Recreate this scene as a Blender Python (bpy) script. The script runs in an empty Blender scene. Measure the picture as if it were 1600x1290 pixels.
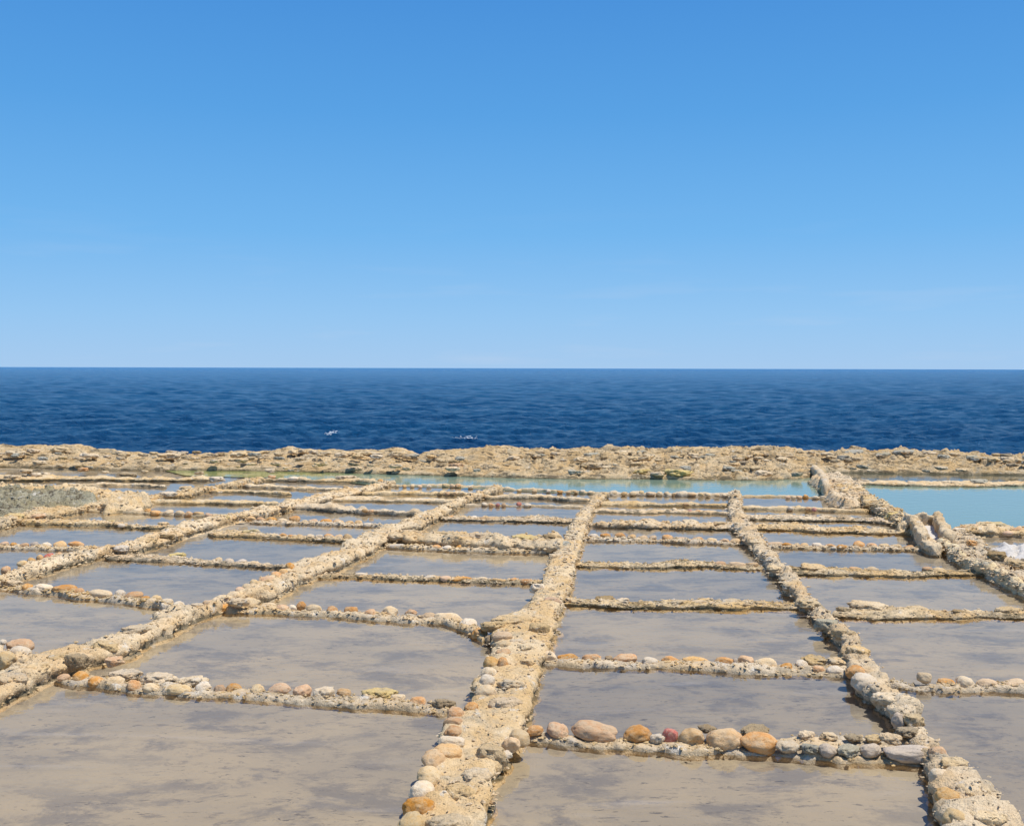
import bpy, math, random
import numpy as np
from mathutils import Matrix, Vector

# ------------------------------------------------------------------ camera, sky, sun, exposure
sc = bpy.context.scene
C = sc.collection
W0, H0, F0 = 1600.0, 1290.0, 1570.0          # the photograph's frame and focal length in pixels
EYE = 1.65                                    # eye height above the brine
PITCH, ROLL = math.atan((645 - 575) / F0), math.radians(0.143)
ROT = (Matrix.Rotation(math.radians(90) - PITCH, 3, 'X') @ Matrix.Rotation(ROLL, 3, 'Z'))
cd = bpy.data.cameras.new('camera')
cam = bpy.data.objects.new('camera', cd)
C.objects.link(cam)
cam.matrix_world = Matrix.Translation((0, 0, EYE)) @ ROT.to_4x4()
cd.sensor_width = 36.0
cd.lens = 36.0 * F0 / W0
cd.clip_start = 0.05
cd.clip_end = 60000
sc.camera = cam

SUN_EL, SUN_AZ = 68.0, 98.0                  # azimuth clockwise from straight ahead
wd = bpy.data.worlds.new('World')
sc.world = wd
wd.use_nodes = True
wt = wd.node_tree
for n in list(wt.nodes):
    wt.nodes.remove(n)
sky = wt.nodes.new('ShaderNodeTexSky')
sky.sky_type = 'NISHITA'
sky.sun_disc = False
sky.sun_elevation = math.radians(SUN_EL)
sky.sun_rotation = math.radians(SUN_AZ)
sky.altitude = 0
sky.air_density = 1.0
sky.dust_density = 0.15
sky.ozone_density = 3.0
tcw = wt.nodes.new('ShaderNodeTexCoord')
spw = wt.nodes.new('ShaderNodeSeparateXYZ')
wt.links.new(tcw.outputs['Generated'], spw.inputs[0])
grd = wt.nodes.new('ShaderNodeValToRGB')        # clear Mediterranean air: pale blue horizon deepening evenly to the zenith
wt.links.new(spw.outputs[2], grd.inputs[0])
stops = [(0.0, (0.36, 0.59, 0.89)), (0.05, (0.285, 0.56, 0.905)), (0.13, (0.165, 0.47, 0.88)), (0.24, (0.095, 0.365, 0.80)), (0.37, (0.056, 0.27, 0.71)), (0.60, (0.055, 0.20, 0.54)), (1.0, (0.04, 0.15, 0.44))]
er = grd.color_ramp.elements
er[0].position, er[0].color = stops[0][0], (*stops[0][1], 1)
er[1].position, er[1].color = stops[-1][0], (*stops[-1][1], 1)
for q_, c_ in stops[1:-1]:
    e_ = er.new(q_); e_.color = (*c_, 1)
wn = wt.nodes.new('ShaderNodeTexNoise'); wn.inputs['Scale'].default_value = 5.0; wn.inputs['Detail'].default_value = 5
wm = wt.nodes.new('ShaderNodeMapping'); wm.inputs['Scale'].default_value = (1, 1, 9)
wt.links.new(tcw.outputs['Generated'], wm.inputs['Vector']); wt.links.new(wm.outputs[0], wn.inputs['Vector'])
wr = wt.nodes.new('ShaderNodeMapRange'); wr.inputs[1].default_value = 0.56; wr.inputs[2].default_value = 0.78; wr.inputs[4].default_value = 0.30
wt.links.new(wn.outputs['Fac'], wr.inputs[0])
we2 = wt.nodes.new('ShaderNodeMapRange'); we2.inputs[1].default_value = 0.03; we2.inputs[2].default_value = 0.16; we2.inputs[3].default_value = 1.0; we2.inputs[4].default_value = 0.0
wt.links.new(spw.outputs[2], we2.inputs[0])
wk = wt.nodes.new('ShaderNodeMath'); wk.operation = 'MULTIPLY'
wt.links.new(wr.outputs[0], wk.inputs[0]); wt.links.new(we2.outputs[0], wk.inputs[1])
wx = wt.nodes.new('ShaderNodeMix'); wx.data_type = 'RGBA'; wx.inputs[7].default_value = (0.55, 0.66, 0.86, 1)
wt.links.new(wk.outputs[0], wx.inputs[0]); wt.links.new(grd.outputs[0], wx.inputs[6])
sca = wt.nodes.new('ShaderNodeVectorMath'); sca.operation = 'SCALE'
sca.inputs['Scale'].default_value = 10.0
wt.links.new(wx.outputs[2], sca.inputs[0])
mxw = wt.nodes.new('ShaderNodeMix'); mxw.data_type = 'RGBA'
mxw.inputs[0].default_value = 0.92
wt.links.new(sky.outputs[0], mxw.inputs[6])
wt.links.new(sca.outputs[0], mxw.inputs[7])
bgn = wt.nodes.new('ShaderNodeBackground')
bgn.inputs['Strength'].default_value = 0.10
wo = wt.nodes.new('ShaderNodeOutputWorld')
wt.links.new(mxw.outputs[2], bgn.inputs['Color'])
wt.links.new(bgn.outputs[0], wo.inputs['Surface'])

sl = bpy.data.lights.new('sun', 'SUN')
sl.energy = 4.9
sl.angle = math.radians(0.53)
sl.color = (1.0, 0.945, 0.86)
so = bpy.data.objects.new('sun', sl)
C.objects.link(so)
ce, se_ = math.cos(math.radians(SUN_EL)), math.sin(math.radians(SUN_EL))
sdir = Vector((ce * math.sin(math.radians(SUN_AZ)), ce * math.cos(math.radians(SUN_AZ)), se_))
so.rotation_euler = sdir.to_track_quat('Z', 'Y').to_euler()
so.location = (8, -4, 14)
sc.view_settings.view_transform = 'Standard'
sc.view_settings.look = 'None'
sc.view_settings.gamma = 1.0
sc.view_settings.exposure = 0.0

# ------------------------------------------------------------------ maths helpers
def P(px, py, z=0.0):
    """point of the plane at height z that stands behind photograph pixel (px, py)"""
    d = ROT @ Vector(((px - W0 / 2) / F0, -(py - H0 / 2) / F0, -1.0))
    t = (z - EYE) / d.z
    return np.array([d.x * t, d.y * t, z])

_r = np.random.RandomState(7)
_perm = _r.permutation(256)
_perm = np.concatenate([_perm, _perm])
_g = _r.normal(size=(256, 3))
_g /= np.linalg.norm(_g, axis=1)[:, None]

def perlin(p):
    i = np.floor(p).astype(np.int64)
    f = p - i
    i &= 255
    u = f * f * f * (f * (f * 6 - 15) + 10)
    out = 0.0
    for dx in (0, 1):
        wx = u[:, 0] if dx else 1 - u[:, 0]
        ax = _perm[(i[:, 0] + dx) & 255]
        for dy in (0, 1):
            wy = u[:, 1] if dy else 1 - u[:, 1]
            ay = _perm[(ax + i[:, 1] + dy) & 255]
            for dz in (0, 1):
                wz = u[:, 2] if dz else 1 - u[:, 2]
                g = _g[_perm[(ay + i[:, 2] + dz) & 255]]
                d = g[:, 0] * (f[:, 0] - dx) + g[:, 1] * (f[:, 1] - dy) + g[:, 2] * (f[:, 2] - dz)
                out = out + wx * wy * wz * d
    return out * 1.6

def fbm(p, octaves=3, gain=0.5):
    a, s = 1.0, 0.0
    for _ in range(octaves):
        s = s + a * perlin(p)
        p = p * 2.07 + 11.3
        a *= gain
    return s

def sstep(a, b, x):
    t = np.clip((x - a) / (b - a), 0, 1)
    return t * t * (3 - 2 * t)

# ------------------------------------------------------------------ object helpers
def link(o, parent=None, kind=None, label=None, cat=None, group=None):
    C.objects.link(o)
    if parent is not None:
        o.parent = parent
    if kind: o['kind'] = kind
    if label: o['label'] = label
    if cat: o['category'] = cat
    if group: o['group'] = group
    return o

def mesh_np(name, v, quads, mat, smooth=True):
    me = bpy.data.meshes.new(name)
    v = np.asarray(v, dtype=np.float32)
    q = np.asarray(quads, dtype=np.int32)
    k = q.shape[1]
    me.vertices.add(len(v))
    me.vertices.foreach_set('co', v.ravel())
    me.loops.add(q.size)
    me.loops.foreach_set('vertex_index', q.ravel())
    me.polygons.add(len(q))
    me.polygons.foreach_set('loop_start', np.arange(0, q.size, k, dtype=np.int32))
    me.polygons.foreach_set('loop_total', np.full(len(q), k, dtype=np.int32))
    me.polygons.foreach_set('use_smooth', np.full(len(q), smooth, dtype=bool))
    me.update(calc_edges=True)
    me.validate()
    if mat: me.materials.append(mat)
    return me

def grid_quads(nu, nv):
    i = np.arange(nu - 1)[:, None] * nv + np.arange(nv - 1)[None, :]
    i = i.ravel()
    return np.stack([i, i + nv, i + nv + 1, i + 1], 1)

def empty(name, loc, **kw):
    o = bpy.data.objects.new(name, None)
    o.location = loc
    o.empty_display_size = 0.1
    return link(o, **kw)

# ------------------------------------------------------------------ materials
class NT:
    def __init__(s, name):
        s.m = bpy.data.materials.new(name)
        s.m.use_nodes = True
        s.t = s.m.node_tree
        for n in list(s.t.nodes):
            s.t.nodes.remove(n)
        s.out = s.n('ShaderNodeOutputMaterial')
    def n(s, typ, **kw):
        nd = s.t.nodes.new(typ)
        for k, v in kw.items():
            setattr(nd, k, v)
        return nd
    def l(s, a, b):
        s.t.links.new(a, b)
    def inp(s, sock, v):
        if isinstance(v, bpy.types.NodeSocket): s.l(v, sock)
        elif isinstance(v, (tuple, list)) and len(v) == 3 and sock.type == 'RGBA': sock.default_value = (*v, 1)
        else: sock.default_value = v
    def pos(s, scale=(1, 1, 1), world=True):
        src = s.n('ShaderNodeNewGeometry').outputs['Position'] if world else s.n('ShaderNodeTexCoord').outputs['Object']
        mp = s.n('ShaderNodeMapping')
        mp.inputs['Scale'].default_value = scale
        s.l(src, mp.inputs['Vector'])
        return mp.outputs[0]
    def noise(s, vec, scale, detail=3, rough=0.55, dist=0.0):
        nd = s.n('ShaderNodeTexNoise')
        nd.inputs['Scale'].default_value = scale
        nd.inputs['Detail'].default_value = detail
        nd.inputs['Roughness'].default_value = rough
        nd.inputs['Distortion'].default_value = dist
        s.l(vec, nd.inputs['Vector'])
        return nd.outputs['Fac']
    def ramp(s, v, a, b, lo=0.0, hi=1.0, smooth=True):
        nd = s.n('ShaderNodeMapRange')
        if smooth: nd.interpolation_type = 'SMOOTHSTEP'
        nd.inputs['From Min'].default_value = a
        nd.inputs['From Max'].default_value = b
        nd.inputs['To Min'].default_value = lo
        nd.inputs['To Max'].default_value = hi
        s.inp(nd.inputs['Value'], v)
        return nd.outputs[0]
    def mix(s, f, a, b):
        nd = s.n('ShaderNodeMix', data_type='RGBA')
        s.inp(nd.inputs[0], f); s.inp(nd.inputs[6], a); s.inp(nd.inputs[7], b)
        return nd.outputs[2]
    def math(s, op, a, b=0.0, c=0.0):
        nd = s.n('ShaderNodeMath', operation=op)
        s.inp(nd.inputs[0], a); s.inp(nd.inputs[1], b); s.inp(nd.inputs[2], c)
        return nd.outputs[0]
    def bump(s, h, strength, dist, normal=None):
        nd = s.n('ShaderNodeBump')
        s.inp(nd.inputs['Strength'], strength)
        nd.inputs['Distance'].default_value = dist
        s.l(h, nd.inputs['Height'])
        if normal is not None: s.l(normal, nd.inputs['Normal'])
        return nd.outputs[0]
    def bsdf(s, color, rough=0.9, normal=None, spec=0.3, ior=1.45):
        nd = s.n('ShaderNodeBsdfPrincipled')
        s.inp(nd.inputs['Base Color'], color)
        s.inp(nd.inputs['Roughness'], rough)
        nd.inputs['Specular IOR Level'].default_value = spec
        nd.inputs['IOR'].default_value = ior
        if normal is not None: s.l(normal, nd.inputs['Normal'])
        s.l(nd.outputs[0], s.out.inputs['Surface'])
        return nd

def rock_material(name, cream, ochre, grey, crust=0.5, wet=True, speck=0.5, bumpy=1.0, foot=0.9, crevice_shade=0.0):
    t = NT(name)
    p = t.pos()
    col = t.mix(t.ramp(t.noise(p, 2.6, 4, 0.6), 0.40, 0.62), cream, ochre)
    col = t.mix(t.ramp(t.noise(p, 6.5, 5, 0.65), 0.50, 0.70), col, grey)
    col = t.mix(t.ramp(t.noise(p, 45, 4, 0.7), 0.42, 0.75, 0.0, 0.5), col, t.mix(0.5, ochre, (0.20, 0.13, 0.06)))
    white = t.ramp(t.noise(p, 9.0, 6, 0.72), 0.62 - 0.1 * crust, 0.72 - 0.1 * crust, 0.0, 0.8)
    col = t.mix(white, col, (0.68, 0.62, 0.52))
    pit = t.ramp(t.noise(p, 52, 3, 0.65), 0.61, 0.69, 0.0, speck)
    col = t.mix(pit, col, (0.10, 0.075, 0.045))
    if crevice_shade:
        bl = t.ramp(t.noise(t.pos((1, 2.2, 3.0)), 4.6, 6, 0.75), 0.525, 0.58, 0.0, crevice_shade)  # dark lens-shaped patches: shade of crevices painted into the rock colour
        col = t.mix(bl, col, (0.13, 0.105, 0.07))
    sp2 = t.ramp(t.noise(p, 24, 5, 0.75), 0.56, 0.66, 0.0, 0.75 * speck)
    sp2 = t.math('MULTIPLY', sp2, t.ramp(t.noise(p, 3.3, 3, 0.6), 0.42, 0.60))
    col = t.mix(sp2, col, (0.19, 0.15, 0.095))
    if wet:
        sep = t.n('ShaderNodeSeparateXYZ')
        t.l(t.n('ShaderNodeNewGeometry').outputs['Position'], sep.inputs[0])
        lim = t.math('MULTIPLY_ADD', t.noise(p, 17, 5, 0.75), 0.13, -0.050)
        w = t.ramp(t.math('SUBTRACT', sep.outputs[2], lim), -0.006, 0.010, foot, 0.0)
        w = t.math('MULTIPLY', w, t.ramp(sep.outputs[2], -0.012, -0.004))
        w = t.math('MULTIPLY', w, t.ramp(t.noise(p, 1.7, 3, 0.6), 0.35, 0.60, 0.35, 1.0))
        col = t.mix(w, col, t.mix(t.noise(p, 30, 2), (0.10, 0.085, 0.045), (0.16, 0.13, 0.085)))
    hs = t.n('ShaderNodeHueSaturation')
    oi = t.n('ShaderNodeObjectInfo').outputs['Random']
    t.l(t.ramp(oi, 0, 1, 0.98, 1.14, False), hs.inputs['Value'])
    t.l(t.ramp(t.math('FRACT', t.math('MULTIPLY', oi, 17.3)), 0, 1, 0.90, 1.12, False), hs.inputs['Saturation'])
    t.l(col, hs.inputs['Color'])
    col = hs.outputs[0]
    h = t.math('ADD', t.noise(p, 38, 5, 0.7), t.math('MULTIPLY', t.noise(p, 130, 3, 0.6), 0.45))
    nb = t.bump(h, 0.9 * bumpy, 0.012)
    t.bsdf(col, 0.93, nb, 0.2)
    return t.m

M = {}
M['rock'] = rock_material('limestone', (0.76, 0.59, 0.37), (0.68, 0.47, 0.24), (0.50, 0.41, 0.28), 0.45, True, 0.95, 1.5)
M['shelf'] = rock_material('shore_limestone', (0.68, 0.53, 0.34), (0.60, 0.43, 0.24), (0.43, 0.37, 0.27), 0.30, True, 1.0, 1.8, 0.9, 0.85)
M['rough'] = rock_material('pitted_grey_rock', (0.40, 0.37, 0.26), (0.34, 0.29, 0.17), (0.24, 0.235, 0.17), 0.35, True, 1.0, 2.0, 0.9, 0.9)
M['mortar'] = rock_material('salty_mortar', (0.68, 0.55, 0.38), (0.66, 0.49, 0.29), (0.50, 0.43, 0.34), 0.7, True, 0.6, 1.3, 0.45)
M['cut'] = rock_material('cut_sandstone', (0.66, 0.55, 0.35), (0.60, 0.46, 0.26), (0.45, 0.40, 0.30), 0.2, False, 0.5, 0.8)

def stone_material(name, a, b, vein):
    t = NT(name)
    p = t.pos((1, 1, 1), False)
    oi = t.n('ShaderNodeObjectInfo').outputs['Random']
    cmb = t.n('ShaderNodeCombineXYZ')
    t.l(t.math('MULTIPLY', oi, 37.0), cmb.inputs[0])
    ad = t.n('ShaderNodeVectorMath', operation='ADD')
    t.l(p, ad.inputs[0]); t.l(cmb.outputs[0], ad.inputs[1])
    q = ad.outputs[0]
    col = t.mix(t.ramp(t.noise(q, 1.2, 4, 0.65), 0.40, 0.60), a, b)
    col = t.mix(t.ramp(t.noise(q, 3.6, 6, 0.75), 0.50, 0.66, 0, 0.75), col, vein)
    col = t.mix(t.ramp(t.noise(p, 1.6, 5, 0.7), 0.52, 0.66, 0, 0.40), col, (0.70, 0.58, 0.42))
    col = t.mix(t.ramp(t.noise(q, 2.2, 5, 0.75), 0.60, 0.70, 0, 0.30), col, (0.72, 0.62, 0.48))
    hs = t.n('ShaderNodeHueSaturation')
    hs.inputs['Hue'].default_value = 0.497
    t.l(t.ramp(oi, 0, 1, 0.80, 1.08, False), hs.inputs['Value'])
    t.l(t.ramp(t.math('FRACT', t.math('MULTIPLY', oi, 13.7)), 0, 1, 1.02, 1.30, False), hs.inputs['Saturation'])
    t.l(col, hs.inputs['Color'])
    col = hs.outputs[0]
    col = t.mix(t.ramp(t.noise(q, 9, 3, 0.65), 0.62, 0.69, 0, 0.75), col, (0.13, 0.08, 0.045))
    nb = t.bump(t.math('ADD', t.noise(q, 5, 6, 0.75), t.math('MULTIPLY', t.noise(q, 22, 3, 0.6), 0.35)), 0.7, 0.012)
    t.bsdf(col, 0.75, nb, 0.35)
    return t.m

SM = {
    'o': stone_material('orange_cobble', (0.70, 0.40, 0.19), (0.72, 0.50, 0.29), (0.56, 0.28, 0.12)),
    'y': stone_material('yellow_cobble', (0.76, 0.51, 0.27), (0.74, 0.54, 0.32), (0.66, 0.40, 0.19)),
    't': stone_material('tan_cobble', (0.66, 0.48, 0.29), (0.70, 0.52, 0.32), (0.54, 0.35, 0.19)),
    'p': stone_material('pink_tan_cobble', (0.70, 0.46, 0.28), (0.70, 0.52, 0.34), (0.60, 0.35, 0.19)),
    'c': stone_material('cream_cobble', (0.76, 0.58, 0.36), (0.77, 0.62, 0.41), (0.70, 0.48, 0.25)),
    'w': stone_material('white_cobble', (0.80, 0.69, 0.53), (0.78, 0.64, 0.46), (0.70, 0.54, 0.35)),
    'g': stone_material('grey_slab', (0.60, 0.51, 0.41), (0.66, 0.55, 0.42), (0.46, 0.37, 0.28)),
    'r': stone_material('red_cobble', (0.54, 0.21, 0.17), (0.58, 0.29, 0.22), (0.66, 0.47, 0.38)),
    'b': stone_material('brown_rock', (0.48, 0.35, 0.21), (0.54, 0.41, 0.26), (0.29, 0.20, 0.11)),
}
RM = {'c': rock_material('cream_limestone', (0.76, 0.60, 0.39), (0.68, 0.48, 0.26), (0.52, 0.44, 0.32), 0.45, False, 0.9, 1.5), 't': rock_material('tan_limestone', (0.64, 0.49, 0.30), (0.58, 0.41, 0.21), (0.46, 0.37, 0.25), 0.3, False, 0.9, 1.5),
      'g': rock_material('grey_limestone', (0.46, 0.43, 0.34), (0.42, 0.37, 0.26), (0.34, 0.33, 0.28), 0.4, False, 0.9, 1.5),
      'y': rock_material('yellow_limestone', (0.68, 0.54, 0.26), (0.62, 0.44, 0.18), (0.52, 0.42, 0.26), 0.2, False, 0.6, 1.3),
      'b': rock_material('brown_limestone', (0.42, 0.32, 0.19), (0.36, 0.25, 0.13), (0.28, 0.23, 0.16), 0.1, False, 1.0, 1.6)}

# silt on the floor of the pans
t = NT('pan_silt')
p = t.pos((1, 1, 1)); ps = t.pos((0.75, 1.25, 1))
col = t.mix(t.ramp(t.noise(ps, 1.3, 4, 0.6), 0.35, 0.65), (0.42, 0.345, 0.235), (0.345, 0.29, 0.21))
col = t.mix(t.ramp(t.noise(ps, 2.8, 9, 0.76, 0.3), 0.47, 0.60, 0, 0.68), col, (0.185, 0.165, 0.145))
col = t.mix(t.ramp(t.noise(t.pos((0.8, 1.6, 1)), 11, 6, 0.75, 0.3), 0.56, 0.66, 0, 0.55), col, (0.15, 0.13, 0.115))
col = t.mix(t.ramp(t.noise(t.pos((0.6, 2.0, 1)), 22, 4, 0.7, 0.5), 0.61, 0.68, 0, 0.7), col, (0.08, 0.07, 0.06))
col = t.mix(t.ramp(t.noise(p, 0.9, 3, 0.5), 0.5, 0.7, 0, 0.6), col, (0.44, 0.365, 0.25))
t.bsdf(col, 0.95, t.bump(t.noise(p, 25, 4, 0.6), 0.4, 0.01), 0.1)
M['silt'] = t.m

def brine_material(name, film_amt=0.5):
    t = NT(name)
    pr = t.pos((1.0, 2.2, 1))
    h = t.math('ADD', t.noise(pr, 6, 3, 0.55), t.math('MULTIPLY', t.noise(pr, 28, 3, 0.6), 0.16))
    calm = t.ramp(t.noise(t.pos((0.35, 1.1, 1)), 1.2, 3, 0.6), 0.35, 0.65, 0.25, 1.0)
    nb = t.bump(h, t.math('MULTIPLY', calm, 0.06), 0.05)
    gl = t.n('ShaderNodeBsdfGlossy'); gl.inputs['Roughness'].default_value = 0.035
    t.l(nb, gl.inputs['Normal'])
    tr = t.n('ShaderNodeBsdfTransparent')
    t.l(t.mix(t.n('ShaderNodeObjectInfo').outputs['Random'], (0.98, 0.97, 0.94), (0.84, 0.85, 0.87)), tr.inputs['Color'])
    fr = t.n('ShaderNodeFresnel'); fr.inputs['IOR'].default_value = 1.48
    t.l(nb, fr.inputs['Normal'])
    mx = t.n('ShaderNodeMixShader')
    t.l(fr.outputs[0], mx.inputs[0]); t.l(tr.outputs[0], mx.inputs[1]); t.l(gl.outputs[0], mx.inputs[2])
    # a thin skin of floating salt in long drifts
    fm = t.ramp(t.noise(t.pos((0.30, 1.9, 1)), 2.2, 6, 0.68, 0.8), 0.55, 0.78, 0, film_amt)
    df = t.n('ShaderNodeBsdfDiffuse'); df.inputs['Color'].default_value = (0.46, 0.43, 0.42, 1)
    m2 = t.n('ShaderNodeMixShader')
    t.l(fm, m2.inputs[0]); t.l(mx.outputs[0], m2.inputs[1]); t.l(df.outputs[0], m2.inputs[2])
    t.l(m2.outputs[0], t.out.inputs['Surface'])
    return t.m
M['brine'] = brine_material('brine', 0.22)

def pool_material(name, green):
    t = NT(name)
    sep = t.n('ShaderNodeSeparateXYZ')
    t.l(t.n('ShaderNodeNewGeometry').outputs['Position'], sep.inputs[0])
    turq = t.mix(t.noise(t.pos((0.4, 1.2, 1)), 1.0, 3), (0.19, 0.26, 0.19), (0.23, 0.30, 0.22))
    if green:
        gx = t.ramp(t.math('ADD', sep.outputs[0], t.math('MULTIPLY', t.noise(t.pos(), 1.1, 3), 1.4)), -2.8, -0.9)
        turq = t.mix(gx, (0.27, 0.29, 0.09), turq)
    nb = t.bump(t.noise(t.pos((1, 2.2, 1)), 5, 3), 0.06, 0.05)
    t.bsdf(turq, 0.05, nb, 0.5, 1.34)
    return t.m
M['pool'] = pool_material('turquoise_pool_water', True)
M['pool2'] = pool_material('blue_pool_water', False)
t = NT('clear_pool_water')
t.bsdf((0.07, 0.075, 0.05), 0.03, t.bump(t.noise(t.pos((1, 2.2, 1)), 5, 3), 0.06, 0.05), 0.5, 1.36)
M['strip'] = t.m

t = NT('sea_water')
p1 = t.pos((1, 0.75, 1))
h = t.math('ADD', t.math('MULTIPLY', t.noise(p1, 0.10, 5, 0.7), 1.0), t.math('ADD', t.noise(p1, 3.0, 6, 0.75, 0.3), t.math('MULTIPLY', t.noise(p1, 0.6, 4, 0.65), 1.3)))
nb = t.bump(h, 1.0, 1.5)
deep = t.mix(t.ramp(t.noise(t.pos((0.25, 1, 1)), 0.11, 4, 0.6), 0.35, 0.65), (0.007, 0.092, 0.255), (0.012, 0.125, 0.310))
t.bsdf(deep, 0.18, nb, 0.30, 1.33)
M['sea'] = t.m

t = NT('salt_crust')
p = t.pos()
t.bsdf(t.mix(t.noise(p, 12, 4), (0.46, 0.41, 0.34), (0.68, 0.64, 0.59)), 0.8, t.bump(t.noise(p, 45, 4), 0.6, 0.01), 0.4)
M['salt'] = t.m
t = NT('foam')
t.bsdf((0.8, 0.84, 0.86), 0.9)
M['foam'] = t.m

# ------------------------------------------------------------------ the sea, waves as geometry
SEA_Z = -2.2
def build_sea():
    d = [14.0]
    while d[-1] < 1500: d.append(d[-1] * 1.0056 + 0.01)
    while d[-1] < 30000: d.append(d[-1] * 1.03)
    d = np.array(d)
    u = np.linspace(-1.0, 1.0, 600)
    X = d[:, None] * u[None, :] * 0.85
    Y = np.repeat(d[:, None], len(u), 1)
    x, y = X.ravel(), Y.ravel()
    z = np.zeros_like(x)
    rs = np.random.RandomState(3)
    cell = y * 0.0052
    for k in range(46):
        lam = 0.9 * (1.115 ** k) * 0.55 + 0.4
        if lam > 11: break
        th = rs.normal(0.8, 0.75)
        a = 0.0135 * lam ** 0.42
        ph = rs.rand() * 6.28
        kk = 2 * math.pi / lam
        arg = kk * (x * math.sin(th) - y * math.cos(th)) + ph + 1.3 * np.sin(x / (lam * 4.1) + ph * 3)
        fade = sstep(2.0, 3.0, lam / cell)
        z += a * fade * (np.sin(arg) + 0.25 * np.sin(2 * arg + 1.2))
    v = np.stack([x, y, z + SEA_Z], 1)
    me = mesh_np('sea', v, grid_quads(len(d), len(u))[:, ::-1], M['sea'])
    link(bpy.data.objects.new('sea', me), kind='structure', label='deep blue rippled sea reaching the horizon')
build_sea()

# ------------------------------------------------------------------ ridges
def resample(pts, step):
    pts = np.asarray(pts)
    seg = np.linalg.norm(np.diff(pts[:, :2], axis=0), axis=1)
    s = np.concatenate([[0], np.cumsum(seg)])
    n = max(6, int(s[-1] / step))
    q = np.linspace(0, s[-1], n)
    return np.stack([np.interp(q, s, pts[:, k]) for k in range(pts.shape[1])], 1)

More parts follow.
